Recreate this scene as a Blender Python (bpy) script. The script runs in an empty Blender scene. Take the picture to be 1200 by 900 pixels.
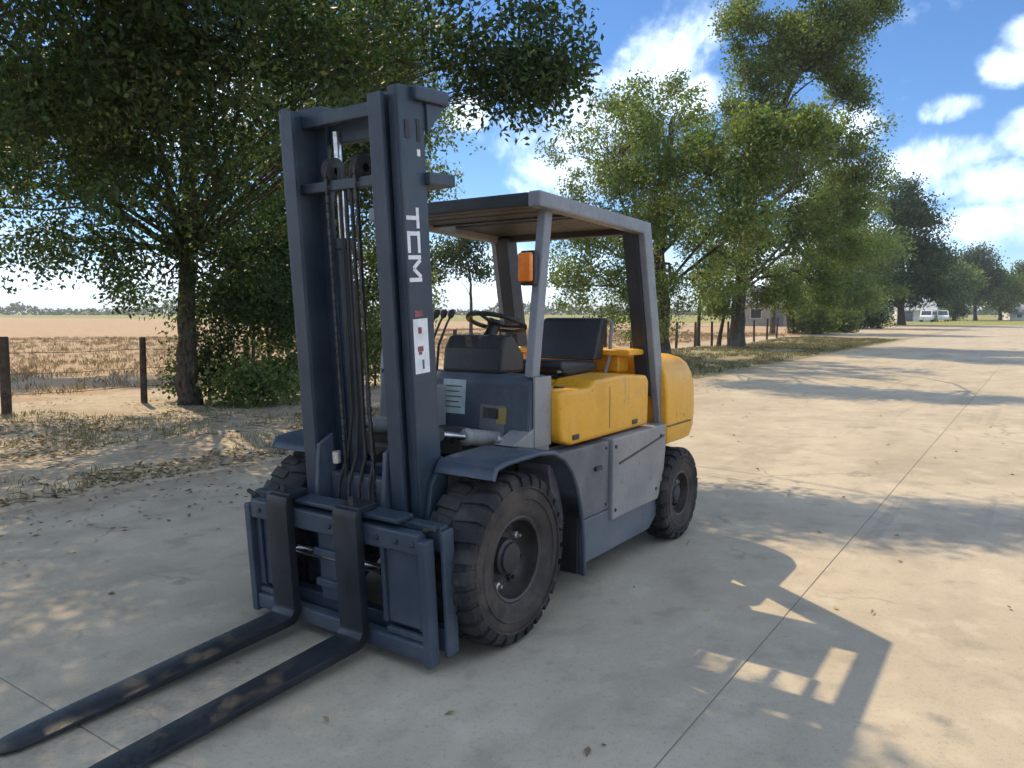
import bpy, bmesh, math, random
import numpy as np
from mathutils import Vector, Matrix

# ------------------------------------------------------------------ frame of reference
CAM_H = 1.65
F_PX = 901.0                       # focal length in pixels of a 1200 px wide frame
PITCH = math.atan((450 - 366) / F_PX)
HEAD = math.radians(34.7)          # the yard and the truck run this way
FWD = np.array([-math.sin(HEAD), -math.cos(HEAD)])
LEFT = np.array([-FWD[1], FWD[0]])
ORG = np.array([-0.6372, 4.0809])  # front axle, on the ground
def V(x, y, z=0.0):                # yard coordinates -> world
    q = ORG + x * FWD + y * LEFT
    return (float(q[0]), float(q[1]), float(z))

scene = bpy.context.scene
col = scene.collection

# ------------------------------------------------------------------ camera
cd = bpy.data.cameras.new("camera"); cam = bpy.data.objects.new("camera", cd); col.objects.link(cam)
cam.location = (0, 0, CAM_H); cam.rotation_euler = (math.pi / 2 - PITCH, 0, 0)
cd.sensor_width = 36.0; cd.lens = 36.0 * F_PX / 1200.0
cd.clip_start = 0.05; cd.clip_end = 8000
scene.camera = cam

# ------------------------------------------------------------------ light
SUN_TO = Vector((-0.435, 0.680, 1.0)).normalized()
SUN_EL = math.asin(SUN_TO.z); SUN_AZ = math.atan2(SUN_TO.x, SUN_TO.y)
sl = bpy.data.lights.new("sun", 'SUN'); sl.energy = 3.3; sl.angle = math.radians(0.55); sl.color = (1.0, 0.79, 0.50)
so = bpy.data.objects.new("sun", sl); col.objects.link(so)
so.rotation_euler = SUN_TO.to_track_quat('Z', 'Y').to_euler(); so.location = (-20, 30, 40)

scene.view_settings.view_transform = 'Standard'
scene.view_settings.look = 'None'
scene.view_settings.exposure = 0.86
scene.view_settings.gamma = 1.0
scene.view_settings.use_curve_mapping = False
SKY_STRENGTH = 0.092

world = bpy.data.worlds.new("World"); scene.world = world; world.use_nodes = True
def pix_dir(px, py):
    d = Vector((0, math.cos(PITCH), -math.sin(PITCH))) + Vector((1, 0, 0)) * ((px - 600) / F_PX) - Vector((0, math.sin(PITCH), math.cos(PITCH))) * ((py - 450) / F_PX)
    return d.normalized()
def build_world():
    nt = world.node_tree; N = nt.nodes; L = nt.links; N.clear()
    def node(t, **k):
        n = N.new(t)
        for a, b in k.items(): setattr(n, a, b)
        return n
    def inp(n, i, v):
        if isinstance(v, bpy.types.NodeSocket): L.new(v, n.inputs[i])
        else: n.inputs[i].default_value = v
    def m(op, a, b=0.0, c=None, clamp=False):
        n = node('ShaderNodeMath', operation=op, use_clamp=clamp); inp(n, 0, a); inp(n, 1, b)
        if c is not None: inp(n, 2, c)
        return n.outputs[0]
    def dot(a, v):
        n = node('ShaderNodeVectorMath', operation='DOT_PRODUCT'); L.new(a, n.inputs[0]); n.inputs[1].default_value = v
        return n.outputs['Value']
    tc = node('ShaderNodeTexCoord'); D = tc.outputs['Generated']
    sky = node('ShaderNodeTexSky', sky_type='NISHITA', sun_disc=False)
    sky.sun_elevation = SUN_EL; sky.sun_rotation = SUN_AZ; sky.altitude = 30; sky.air_density = 0.75; sky.dust_density = 0.0; sky.ozone_density = 5.0
    big = node('ShaderNodeTexNoise'); big.inputs['Scale'].default_value = 7.5; big.inputs['Detail'].default_value = 6; big.inputs['Roughness'].default_value = 0.62
    big.inputs['Distortion'].default_value = 0.35
    L.new(D, big.inputs['Vector'])
    fb = m('SUBTRACT', big.outputs[0], 0.5)
    small = node('ShaderNodeTexNoise'); small.inputs['Scale'].default_value = 60; small.inputs['Detail'].default_value = 2; L.new(D, small.inputs['Vector'])
    # each cloud: direction (azimuth, elevation from the photographed heading), half width, half height, tilt
    clouds = []
    def cpx(px, py, rx, ry, tilt=0): clouds.append((pix_dir(px, py), rx / F_PX, ry / F_PX, tilt))
    cpx(740, 92, 92, 38, 38); cpx(688, 132, 84, 54, 24); cpx(782, 72, 34, 34, 0); cpx(812, 112, 46, 22, -12); cpx(655, 205, 66, 34, 10)
    cpx(1085, 200, 70, 30, 8); cpx(1150, 212, 70, 24, -6); cpx(1215, 262, 110, 26, 0); cpx(1110, 268, 90, 16, 0); cpx(1000, 150, 26, 24, 0); cpx(985, 225, 50, 34, 0)
    cpx(1115, 126, 24, 14, 0); cpx(1184, 76, 26, 18, 0); cpx(1204, 36, 22, 18, 0); cpx(1215, 155, 34, 22, 0)
    cpx(546, 134, 24, 15, 0); cpx(560, 330, 150, 46, 0); cpx(300, 330, 220, 40, 0); cpx(60, 335, 120, 34, 0); cpx(-250, 300, 220, 60, 0)
    cpx(230, 110, 170, 60, 10); cpx(880, 320, 160, 40, 0)
    best = None; hgt = None
    for c, ra, rb, t in clouds:
        e1 = Vector((0, 0, 1)).cross(c).normalized() * -1.0
        e2 = e1.cross(c).normalized(); 
        if e2.z < 0: e2 = -e2
        ct, st = math.cos(math.radians(t)), math.sin(math.radians(t))
        a1 = (e1 * ct + e2 * st) / ra; a2 = (e2 * ct - e1 * st) / rb
        A = dot(D, a1); B = dot(D, a2); F = dot(D, c)
        d2 = m('ADD', m('MULTIPLY', A, A), m('MULTIPLY', B, B))
        v = m('SUBTRACT', 1.0, d2)
        v = m('MULTIPLY', m('ADD', m('MAXIMUM', v, -1.0), 1.0), m('GREATER_THAN', F, 0.0))
        best = v if best is None else m('MAXIMUM', best, v)
    # unseen cumulus added round the rest of the sky, thickened for fill light
    sp = node('ShaderNodeSeparateXYZ'); L.new(D, sp.inputs[0])
    k = m('DIVIDE', 1.0, m('ADD', m('MAXIMUM', sp.outputs[2], 0.0), 0.22))
    cx = node('ShaderNodeCombineXYZ'); L.new(m('MULTIPLY', sp.outputs[0], k), cx.inputs[0]); L.new(m('MULTIPLY', sp.outputs[1], k), cx.inputs[1])
    cov = node('ShaderNodeTexNoise'); cov.inputs['Scale'].default_value = 1.3; cov.inputs['Detail'].default_value = 2; L.new(cx.outputs[0], cov.inputs['Vector'])
    away = node('ShaderNodeMapRange', interpolation_type='SMOOTHSTEP'); L.new(dot(D, (0, math.cos(.12), math.sin(.12))), away.inputs[0]); away.inputs[1].default_value = .74; away.inputs[2].default_value = .62
    general = m('MULTIPLY', m('MULTIPLY', m('ADD', m('MULTIPLY', m('SUBTRACT', cov.outputs[0], 0.5), 7.0), 1.45, clamp=False), away.outputs[0]), 1.0)
    best = m('MAXIMUM', best, m('MINIMUM', general, 2.0))
    dens = m('ADD', m('SUBTRACT', best, 1.0), m('MULTIPLY', fb, 5.2))
    dens = m('ADD', dens, m('MULTIPLY', m('SUBTRACT', small.outputs[0], 0.5), 1.1))
    mr = node('ShaderNodeMapRange', interpolation_type='SMOOTHSTEP'); L.new(dens, mr.inputs[0]); mr.inputs[1].default_value = -0.55; mr.inputs[2].default_value = 1.35
    # thick parts of a cloud are greyer, its thin edges and tops white
    off = node('ShaderNodeVectorMath', operation='ADD'); L.new(D, off.inputs[0]); off.inputs[1].default_value = (-0.012, 0.0, 0.03)
    big2 = node('ShaderNodeTexNoise'); big2.inputs['Scale'].default_value = 7.5; big2.inputs['Detail'].default_value = 2; L.new(off.outputs[0], big2.inputs['Vector'])
    sh = m('ADD', m('MULTIPLY', m('SUBTRACT', big2.outputs[0], big.outputs[0]), 3.0), 0.30, clamp=True)
    ccol = node('ShaderNodeMix', data_type='RGBA'); L.new(sh, ccol.inputs[0])
    ccol.inputs[6].default_value = (10.2, 11.9, 14.0, 1); ccol.inputs[7].default_value = (5.6, 6.8, 8.6, 1)
    sat = node('ShaderNodeHueSaturation'); sat.inputs['Saturation'].default_value = 1.11; sat.inputs['Value'].default_value = .97; L.new(sky.outputs[0], sat.inputs['Color'])
    mix = node('ShaderNodeMix', data_type='RGBA'); L.new(m('MULTIPLY', mr.outputs[0], 0.90), mix.inputs[0]); L.new(sat.outputs[0], mix.inputs[6]); L.new(ccol.outputs[2], mix.inputs[7])
    bg = node('ShaderNodeBackground'); L.new(mix.outputs[2], bg.inputs[0]); bg.inputs[1].default_value = SKY_STRENGTH
    out = node('ShaderNodeOutputWorld'); L.new(bg.outputs[0], out.inputs[0])
build_world()

world.cycles.sampling_method = 'MANUAL'; world.cycles.sample_map_resolution = 256
scene.cycles.max_bounces = 8; scene.cycles.diffuse_bounces = 4; scene.cycles.transmission_bounces = 6; scene.cycles.transparent_max_bounces = 8
scene.cycles.use_denoising = True
scene.cycles.use_adaptive_sampling = True; scene.cycles.adaptive_threshold = 0.025

# ------------------------------------------------------------------ materials
MATS = {}
def nmat(name):
    mt = bpy.data.materials.new(name); mt.use_nodes = True; nt = mt.node_tree; nt.nodes.clear()
    MATS[name] = mt
    return mt, nt
class NB:
    def __init__(s, nt): s.nt = nt
    def n(s, t, **k):
        x = s.nt.nodes.new(t)
        for a, b in k.items(): setattr(x, a, b)
        return x
    def set(s, n, i, v):
        if isinstance(v, bpy.types.NodeSocket): s.nt.links.new(v, n.inputs[i])
        else: n.inputs[i].default_value = v
    def noise(s, vec, scale, detail=4, rough=.55, dist=0):
        n = s.n('ShaderNodeTexNoise'); s.set(n, 'Vector', vec); s.set(n, 'Scale', scale); s.set(n, 'Detail', detail); s.set(n, 'Roughness', rough); s.set(n, 'Distortion', dist)
        return n.outputs[0]
    def ramp(s, v, a, b):
        n = s.n('ShaderNodeMapRange', interpolation_type='SMOOTHSTEP'); s.set(n, 0, v); s.set(n, 1, a); s.set(n, 2, b); return n.outputs[0]
    def mix(s, f, a, b, mode='MIX'):
        n = s.n('ShaderNodeMix', data_type='RGBA', blend_type=mode); s.set(n, 0, f); s.set(n, 6, a if isinstance(a, bpy.types.NodeSocket) else (*a, 1)); s.set(n, 7, b if isinstance(b, bpy.types.NodeSocket) else (*b, 1)); return n.outputs[2]
    def math(s, op, a, b=0.0, clamp=False):
        n = s.n('ShaderNodeMath', operation=op, use_clamp=clamp); s.set(n, 0, a); s.set(n, 1, b); return n.outputs[0]
    def bump(s, h, strength, dist=0.01):
        n = s.n('ShaderNodeBump'); s.set(n, 'Height', h); s.set(n, 'Strength', strength); s.set(n, 'Distance', dist); return n.outputs[0]
    def out(s, sh):
        o = s.n('ShaderNodeOutputMaterial'); s.nt.links.new(sh, o.inputs[0])
    def bsdf(s, **k):
        n = s.n('ShaderNodeBsdfPrincipled')
        for a, b in k.items(): s.set(n, a.replace('_', ' '), b if not (isinstance(b, tuple) and len(b) == 3) else (*b, 1))
        return n.outputs[0]
def paint(name, base, dirt, amount=.5, rough=.42, wear=None, scale=3.0, spec=.5, metallic=0.0):
    mt, nt = nmat(name); b = NB(nt)
    p = b.n('ShaderNodeTexCoord').outputs['Object']
    big = b.noise(p, scale, 6, .6); fine = b.noise(p, scale * 14, 5, .65); spots = b.noise(p, scale * 45, 3, .6)
    vary = b.mix(b.ramp(big, .3, .7), tuple(c * .82 for c in base), tuple(min(1, c * 1.22) for c in base))
    f = b.math('MULTIPLY', b.ramp(b.math('ADD', b.math('MULTIPLY', big, .6), b.math('MULTIPLY', fine, .4)), .44, .68), amount)
    c = b.mix(f, vary, dirt)
    mp = b.n('ShaderNodeMapping'); b.set(mp, 'Vector', p); b.set(mp, 'Scale', (1.0, 1.0, .09))
    st = b.noise(mp.outputs[0], scale * 11, 4, .6)
    c = b.mix(b.math('MULTIPLY', b.math('MULTIPLY', b.ramp(st, .54, .72), b.ramp(big, .38, .58)), amount * 1.1), c, tuple(.55 * x + .45 * y for x, y in zip(dirt, (.06, .045, .035))))
    rs = b.noise(p, scale * 5, 8, .72)
    c = b.mix(b.math('MULTIPLY', b.ramp(rs, .635, .665), min(1, amount * 1.5)), c, (.075, .048, .034))
    if wear: c = b.mix(b.math('MULTIPLY', b.ramp(b.math('ADD', b.math('MULTIPLY', spots, .5), b.math('MULTIPLY', fine, .5)), .60, .66), .8), c, wear)
    r = b.math('ADD', b.math('MULTIPLY', b.ramp(fine, .3, .7), .25), rough - .1)
    sh = b.bsdf(Base_Color=c, Roughness=r, Specular_IOR_Level=spec, Metallic=metallic, Normal=b.bump(fine, .12, .004))
    b.out(sh); return mt
paint('mast_paint', (.022, .036, .056), (.060, .070, .080), .28, .42, wear=(.10, .10, .10), scale=3.5)
paint('skirt_blue', (.085, .105, .130), (.17, .155, .14), .45, .45, scale=3)
paint('body_blue', (.038, .054, .080), (.12, .115, .11), .45, .45, scale=3)
paint('body_grey', (.205, .205, .21), (.28, .245, .20), .60, .40, wear=(.09, .085, .08), scale=2.5)
paint('door_grey', (.105, .105, .120), (.20, .18, .16), .5, .45, wear=(.05, .05, .05), scale=4)
paint('guard_grey', (.19, .20, .22), (.13, .12, .11), .5, .42, wear=(.08, .07, .06), scale=4)
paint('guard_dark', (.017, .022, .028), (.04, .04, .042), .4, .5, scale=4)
paint('yellow', (.70, .335, .014), (.42, .24, .06), .60, .34, wear=(.50, .30, .09), scale=3.2)
paint('fork_steel', (.018, .022, .028), (.060, .062, .064), .22, .38, scale=4, metallic=.3)
paint('dark_metal', (.020, .021, .024), (.07, .06, .05), .5, .5, scale=5)
paint('rim_black', (.026, .023, .022), (.09, .07, .06), .6, .42, scale=8)
paint('tread_rubber', (.020, .020, .022), (.085, .075, .065), .55, .75, scale=6, spec=.25)
paint('sidewall_rubber', (.040, .034, .032), (.115, .085, .068), .75, .70, scale=6, spec=.25)
paint('vinyl_black', (.014, .015, .018), (.05, .048, .045), .35, .42, scale=5)
paint('plastic_black', (.012, .012, .013), (.04, .038, .035), .3, .4, scale=5)
paint('hose_rubber', (.012, .012, .012), (.05, .045, .04), .4, .5, scale=9)
paint('decal_white', (.70, .70, .72), (.45, .43, .40), .35, .4, scale=9)
paint('decal_pale', (.38, .46, .48), (.30, .34, .34), .4, .4, scale=7)
paint('decal_red', (.22, .05, .05), (.3, .2, .2), .5, .5, scale=12)
paint('decal_grey', (.10, .10, .12), (.16, .16, .17), .5, .5, scale=12)
paint('decal_amber', (.28, .20, .06), (.12, .1, .07), .5, .5, scale=12)
paint('orange_lens', (.80, .20, .02), (.6, .2, .05), .2, .18, scale=7)
paint('brass_fitting', (.55, .53, .50), (.3, .28, .25), .3, .3, scale=12, metallic=.6)
paint('post_wood', (.060, .045, .034), (.13, .11, .09), .6, .85, scale=8, spec=.1)
paint('fence_wire', (.10, .09, .085), (.16, .10, .07), .5, .5, scale=10, metallic=.5)
paint('wall_white', (.62, .60, .56), (.45, .42, .36), .4, .7, scale=.7, spec=.2)
paint('wall_beige', (.34, .30, .25), (.25, .22, .18), .4, .8, scale=.7, spec=.2)
paint('roof_metal', (.36, .38, .40), (.30, .28, .26), .4, .5, scale=.5)
paint('roof_slate', (.14, .15, .19), (.2, .19, .19), .4, .7, scale=.5)
paint('van_white', (.70, .70, .70), (.5, .48, .45), .25, .3, scale=1.5)
def mk_simple():
    mt, nt = nmat('glass_dark'); b = NB(nt); p = b.n('ShaderNodeTexCoord').outputs['Object']
    b.out(b.bsdf(Base_Color=b.mix(b.noise(p, 2), (.02, .025, .03), (.05, .055, .06)), Roughness=.08))
    mt, nt = nmat('chrome_rod'); b = NB(nt); p = b.n('ShaderNodeTexCoord').outputs['Object']
    b.out(b.bsdf(Base_Color=b.mix(b.ramp(b.noise(p, 20), .4, .7), (.62, .62, .63), (.35, .32, .28)), Metallic=1.0, Roughness=b.math('ADD', b.math('MULTIPLY', b.noise(p, 30), .25), .12)))
mk_simple()

def yard_axes(b):
    pos = b.n('ShaderNodeNewGeometry').outputs['Position']
    def dot(v, o):
        n = b.n('ShaderNodeVectorMath', operation='DOT_PRODUCT'); b.set(n, 0, pos); b.set(n, 1, v)
        return b.math('SUBTRACT', n.outputs['Value'], o)
    return pos, dot((FWD[0], FWD[1], 0), float(ORG @ FWD)), dot((LEFT[0], LEFT[1], 0), float(ORG @ LEFT))
def mk_concrete():
    mt, nt = nmat('concrete'); b = NB(nt); pos, yx, yy = yard_axes(b)
    comb = b.n('ShaderNodeCombineXYZ'); b.set(comb, 0, b.math('MULTIPLY', yx, .35)); b.set(comb, 1, yy)
    streak = b.noise(comb.outputs[0], 1.1, 6, .6)
    big = b.noise(pos, .45, 5, .6, .6); mid = b.noise(pos, 3.2, 6, .62); fine = b.noise(pos, 42, 4, .7); grit = b.noise(pos, 190, 2, .6)
    c = b.mix(b.ramp(big, .32, .68), (.320, .276, .208), (.405, .350, .268))
    c = b.mix(b.math('MULTIPLY', b.ramp(streak, .46, .70), .60), c, (.225, .192, .150))
    c = b.mix(b.math('MULTIPLY', b.ramp(mid, .52, .68), .50), c, (.445, .395, .312))
    c = b.mix(b.math('MULTIPLY', b.ramp(mid, .48, .32), .55), c, (.215, .185, .145))
    c = b.mix(b.math('MULTIPLY', b.ramp(fine, .54, .68), .50), c, (.18, .165, .145))
    c = b.mix(b.math('MULTIPLY', b.ramp(grit, .50, .68), .42), c, (.50, .455, .385))
    oil = b.noise(pos, 1.7, 5, .65, .8)
    c = b.mix(b.math('MULTIPLY', b.ramp(oil, .665, .73), .55), c, (.115, .10, .085))
    comb2 = b.n('ShaderNodeCombineXYZ'); b.set(comb2, 0, b.math('MULTIPLY', yx, .10)); b.set(comb2, 1, b.math('MULTIPLY', yy, 2.6))
    tyre = b.noise(comb2.outputs[0], 1.4, 3, .5, .3)
    c = b.mix(b.math('MULTIPLY', b.math('MULTIPLY', b.ramp(tyre, .60, .70), b.ramp(fine, .35, .6)), .38), c, (.15, .135, .12))
    # soil washed in from the verge along the edge
    edge = b.math('ADD', yy, b.math('ADD', b.math('MULTIPLY', b.math('SUBTRACT', mid, .5), 1.6), b.math('MULTIPLY', b.math('SUBTRACT', big, .5), 1.2)))
    c = b.mix(b.math('MULTIPLY', b.ramp(edge, -3.35, -4.15), .85), c, b.mix(fine, (.20, .165, .12), (.34, .28, .205)))
    vor = b.n('ShaderNodeTexVoronoi', feature='DISTANCE_TO_EDGE'); b.set(vor, 'Scale', .33)
    wp = b.n('ShaderNodeVectorMath', operation='ADD'); b.set(wp, 0, pos)
    nv = b.n('ShaderNodeTexNoise'); b.set(nv, 'Vector', pos); b.set(nv, 'Scale', 1.3); b.set(nv, 'Detail', 5); sc = b.n('ShaderNodeVectorMath', operation='SCALE'); b.set(sc, 0, nv.outputs['Color']); b.set(sc, 'Scale', 1.2); b.set(wp, 1, sc.outputs[0])
    b.set(vor, 'Vector', wp.outputs[0])
    crack = b.math('MULTIPLY', b.ramp(vor.outputs['Distance'], .007, .002), b.ramp(big, .44, .54))
    c = b.mix(b.math('MULTIPLY', crack, .40), c, (.12, .10, .085))
    h = b.math('ADD', b.math('MULTIPLY', fine, .6), b.math('ADD', b.math('MULTIPLY', grit, .4), b.math('MULTIPLY', mid, .8)))
    b.out(b.bsdf(Base_Color=c, Roughness=b.math('ADD', b.math('MULTIPLY', mid, .2), .72), Specular_IOR_Level=.25, Normal=b.bump(h, .5, .005)))
    mt, nt = nmat('joint_dirt'); b = NB(nt); pos = b.n('ShaderNodeNewGeometry').outputs['Position']
    b.out(b.bsdf(Base_Color=b.mix(b.noise(pos, 30), (.14, .12, .095), (.24, .205, .165)), Roughness=.9))
mk_concrete()
def mk_ground():
    mt, nt = nmat('ground'); b = NB(nt); pos, yx, yy = yard_axes(b)
    big = b.noise(pos, .16, 5, .6); mid = b.noise(pos, 1.1, 6, .65); fine = b.noise(pos, 14, 5, .7); fl = b.noise(pos, 60, 3, .7)
    dirt = b.mix(b.ramp(mid, .35, .65), (.33, .275, .205), (.45, .385, .295))
    dirt = b.mix(b.math('MULTIPLY', b.ramp(fine, .52, .66), .50), dirt, (.175, .125, .08))
    dirt = b.mix(b.math('MULTIPLY', b.ramp(fl, .56, .66), .5), dirt, (.12, .085, .055))
    dirt = b.mix(b.math('MULTIPLY', b.ramp(mid, .56, .66), .40), dirt, (.17, .16, .07))
    field = b.mix(b.ramp(mid, .3, .7), (.31, .225, .145), (.40, .295, .20))
    field = b.mix(b.math('MULTIPLY', b.ramp(fine, .46, .66), .55), field, (.23, .165, .105))
    field = b.mix(b.math('MULTIPLY', b.ramp(big, .56, .72), .5), field, (.30, .25, .14))
    lawn = b.mix(b.ramp(mid, .35, .65), (.16, .17, .06), (.27, .26, .10))
    wob = b.math('MULTIPLY', b.math('SUBTRACT', mid, .5), 3.0)
    c = b.mix(b.ramp(b.math('ADD', yy, wob), -11.2, -13.2), dirt, field)
    c = b.mix(b.ramp(b.math('ADD', yx, wob), -104, -112), c, lawn)
    # thin shaded grass along the verge under the far oaks
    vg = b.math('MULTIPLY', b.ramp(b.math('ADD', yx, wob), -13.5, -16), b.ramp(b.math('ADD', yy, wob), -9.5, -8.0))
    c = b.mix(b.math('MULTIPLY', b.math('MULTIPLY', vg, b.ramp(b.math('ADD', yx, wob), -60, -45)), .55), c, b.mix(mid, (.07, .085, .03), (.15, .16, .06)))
    h = b.math('ADD', b.math('MULTIPLY', fine, .7), b.math('MULTIPLY', mid, 1.0))
    b.out(b.bsdf(Base_Color=c, Roughness=.95, Specular_IOR_Level=.1, Normal=b.bump(h, .6, .03)))
mk_ground()
def mk_leaf(name, trans=.35):
    mt, nt = nmat(name); b = NB(nt)
    at = b.n('ShaderNodeAttribute', attribute_name='tint').outputs['Color']
    p = b.n('ShaderNodeBsdfPrincipled'); b.set(p, 'Base Color', at); b.set(p, 'Roughness', .48); b.set(p, 'Specular IOR Level', .35)
    tr = b.n('ShaderNodeBsdfTranslucent'); b.set(tr, 'Color', b.mix(1.0, at, (1.02, 1.14, .62), 'MULTIPLY'))
    ms = b.n('ShaderNodeMixShader'); b.set(ms, 0, trans); nt.links.new(p.outputs[0], ms.inputs[1]); nt.links.new(tr.outputs[0], ms.inputs[2]); b.out(ms.outputs[0])
mk_leaf('leaf', .54); mk_leaf('dry_blade', .25)
def mk_bark():
    mt, nt = nmat('bark'); b = NB(nt); p = b.n('ShaderNodeNewGeometry').outputs['Position']
    st = b.n('ShaderNodeMapping'); b.set(st, 'Vector', p); b.set(st, 'Scale', (1, 1, .22))
    rid = b.noise(st.outputs[0], 26, 6, .7, .5); big = b.noise(p, 2.2, 4)
    c = b.mix(b.ramp(rid, .35, .65), (.030, .024, .018), (.115, .095, .078)); c = b.mix(b.math('MULTIPLY', b.ramp(big, .52, .68), .45), c, (.15, .145, .125))
    b.out(b.bsdf(Base_Color=c, Roughness=.92, Specular_IOR_Level=.1, Normal=b.bump(rid, .9, .03)))
mk_bark()

# ------------------------------------------------------------------ mesh helpers
def tag(o, label=None, cat=None, group=None, kind=None):
    if label: o['label'] = label
    if cat: o['category'] = cat
    if group: o['group'] = group
    if kind: o['kind'] = kind
    return o
def link(name, me, mats, parent=None):
    o = bpy.data.objects.new(name, me); col.objects.link(o)
    for mname in (mats if isinstance(mats, (list, tuple)) else [mats]):
        if mname not in [x.name for x in me.materials]: me.materials.append(MATS[mname])
    if parent: o.parent = parent
    return o
def empty(name, loc=(0, 0, 0), rz=0):
    o = bpy.data.objects.new(name, None); col.objects.link(o); o.location = loc; o.rotation_euler = (0, 0, rz); o.empty_display_size = .3
    return o
def ident(p): return p
class MB:
    def __init__(s, f=ident): s.v = []; s.f = []; s.mi = []; s.T = f; s.m = 0
    def add(s, vs, fs):
        k = len(s.v); s.v += [s.T(tuple(p)) for p in vs]; s.f += [tuple(i + k for i in q) for q in fs]; s.mi += [s.m] * len(fs)
    def box(s, x0, x1, y0, y1, z0, z1):
        s.add([(x0, y0, z0), (x1, y0, z0), (x1, y1, z0), (x0, y1, z0), (x0, y0, z1), (x1, y0, z1), (x1, y1, z1), (x0, y1, z1)],
              [(0, 3, 2, 1), (4, 5, 6, 7), (0, 1, 5, 4), (1, 2, 6, 5), (2, 3, 7, 6), (3, 0, 4, 7)])
    def prism(s, prof, y0, y1):         # profile in x,z extruded along y
        n = len(prof)
        s.add([(x, y0, z) for x, z in prof] + [(x, y1, z) for x, z in prof],
              [tuple(range(n)), tuple(range(2 * n - 1, n - 1, -1))] + [(i, i + n, (i + 1) % n + n, (i + 1) % n) for i in range(n)])
    def beam(s, a, b, wx, wy):          # bar between two points, box section (wx along x, wy along y), ends level
        a = Vector(a); b = Vector(b); q = []
        for p in (a, b):
            for dx, dy in ((-1, -1), (1, -1), (1, 1), (-1, 1)): q.append((p.x + dx * wx / 2, p.y + dy * wy / 2, p.z))
        s.add(q, [(0, 3, 2, 1), (4, 5, 6, 7), (0, 1, 5, 4), (1, 2, 6, 5), (2, 3, 7, 6), (3, 0, 4, 7)])
    def tube(s, path, r, n=10, cap=True):
        P = [Vector(p) for p in path]; R = r if isinstance(r, (list, tuple)) else [r] * len(P)
        vs = []; up = None
        for i, p in enumerate(P):
            d = (P[min(i + 1, len(P) - 1)] - P[max(i - 1, 0)]).normalized()
            if up is None: up = d.orthogonal().normalized()
            up = (up - d * up.dot(d)).normalized(); w = d.cross(up)
            vs += [tuple(p + (up * math.cos(2 * math.pi * j / n) + w * math.sin(2 * math.pi * j / n)) * R[i]) for j in range(n)]
        fs = [(i * n + j, i * n + (j + 1) % n, (i + 1) * n + (j + 1) % n, (i + 1) * n + j) for i in range(len(P) - 1) for j in range(n)]
        if cap: fs += [tuple(range(n - 1, -1, -1)), tuple(range((len(P) - 1) * n, len(P) * n))]
        s.add(vs, fs)
    def lathe(s, prof, c, axis='y', n=32, sgn=1):   # prof: (radius, offset along axis)
        vs = []
        for r, o in prof:
            for j in range(n):
                t = 2 * math.pi * j / n; a, b2 = r * math.cos(t), r * math.sin(t)
                vs.append((c[0] + a, c[1] + o * sgn, c[2] + b2) if axis == 'y' else (c[0] + a, c[1] + b2, c[2] + o) if axis == 'z' else (c[0] + o * sgn, c[1] + a, c[2] + b2))
        m2 = len(prof)
        s.add(vs, [(i * n + j, i * n + (j + 1) % n, (i + 1) * n + (j + 1) % n, (i + 1) * n + j) for i in range(m2 - 1) for j in range(n)])
    def build(s, name, mats, parent=None, bevel=0.0, smooth=False, seg=2):
        me = bpy.data.meshes.new(name); me.from_pydata(s.v, [], s.f); me.update()
        me.polygons.foreach_set('material_index', s.mi)
        bm = bmesh.new(); bm.from_mesh(me)
        bmesh.ops.remove_doubles(bm, verts=bm.verts, dist=1e-6)
        bmesh.ops.recalc_face_normals(bm, faces=bm.faces)
        if bevel > 0:
            ed = [e for e in bm.edges if len(e.link_faces) == 2 and e.calc_face_angle(0) > .5]
            bmesh.ops.bevel(bm, geom=ed, offset=bevel, segments=seg, profile=.6, affect='EDGES', clamp_overlap=True)
        if smooth:
            for f in bm.faces: f.smooth = True
            for e in bm.edges:
                if len(e.link_faces) == 2 and e.calc_face_angle(0) > .6: e.smooth = False
        bm.to_mesh(me); bm.free()
        return link(name, me, mats, parent)

# ------------------------------------------------------------------ setting: ground and yard
def value_noise(x, y, seed=0):
    rs = np.random.RandomState(seed); tab = rs.rand(256, 256)
    xi = np.floor(x).astype(int); yi = np.floor(y).astype(int); fx = x - xi; fy = y - yi
    fx = fx * fx * (3 - 2 * fx); fy = fy * fy * (3 - 2 * fy)
    g = lambda a, b2: tab[a % 256, b2 % 256]
    return (g(xi, yi) * (1 - fx) + g(xi + 1, yi) * fx) * (1 - fy) + (g(xi, yi + 1) * (1 - fx) + g(xi + 1, yi + 1) * fx) * fy - .5
EDGE = -4.22
Y_END = 46.0; X_NEAR = 13.6; X_FAR = -112.0
def ground_z(x, y):
    x = np.asarray(x, float); y = np.asarray(y, float)
    n = value_noise(x * .55 + 31, y * .55 + 7, 1) * .10 + value_noise(x * 1.7, y * 1.7, 2) * .05 + value_noise(x * .11, y * .11, 3) * .3
    out = np.clip((EDGE - y) / 5.0, 0, 1)
    z = .012 + n * (.12 + .88 * out) * np.clip((EDGE - y) / 1.2, .12, 1)
    return z
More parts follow.
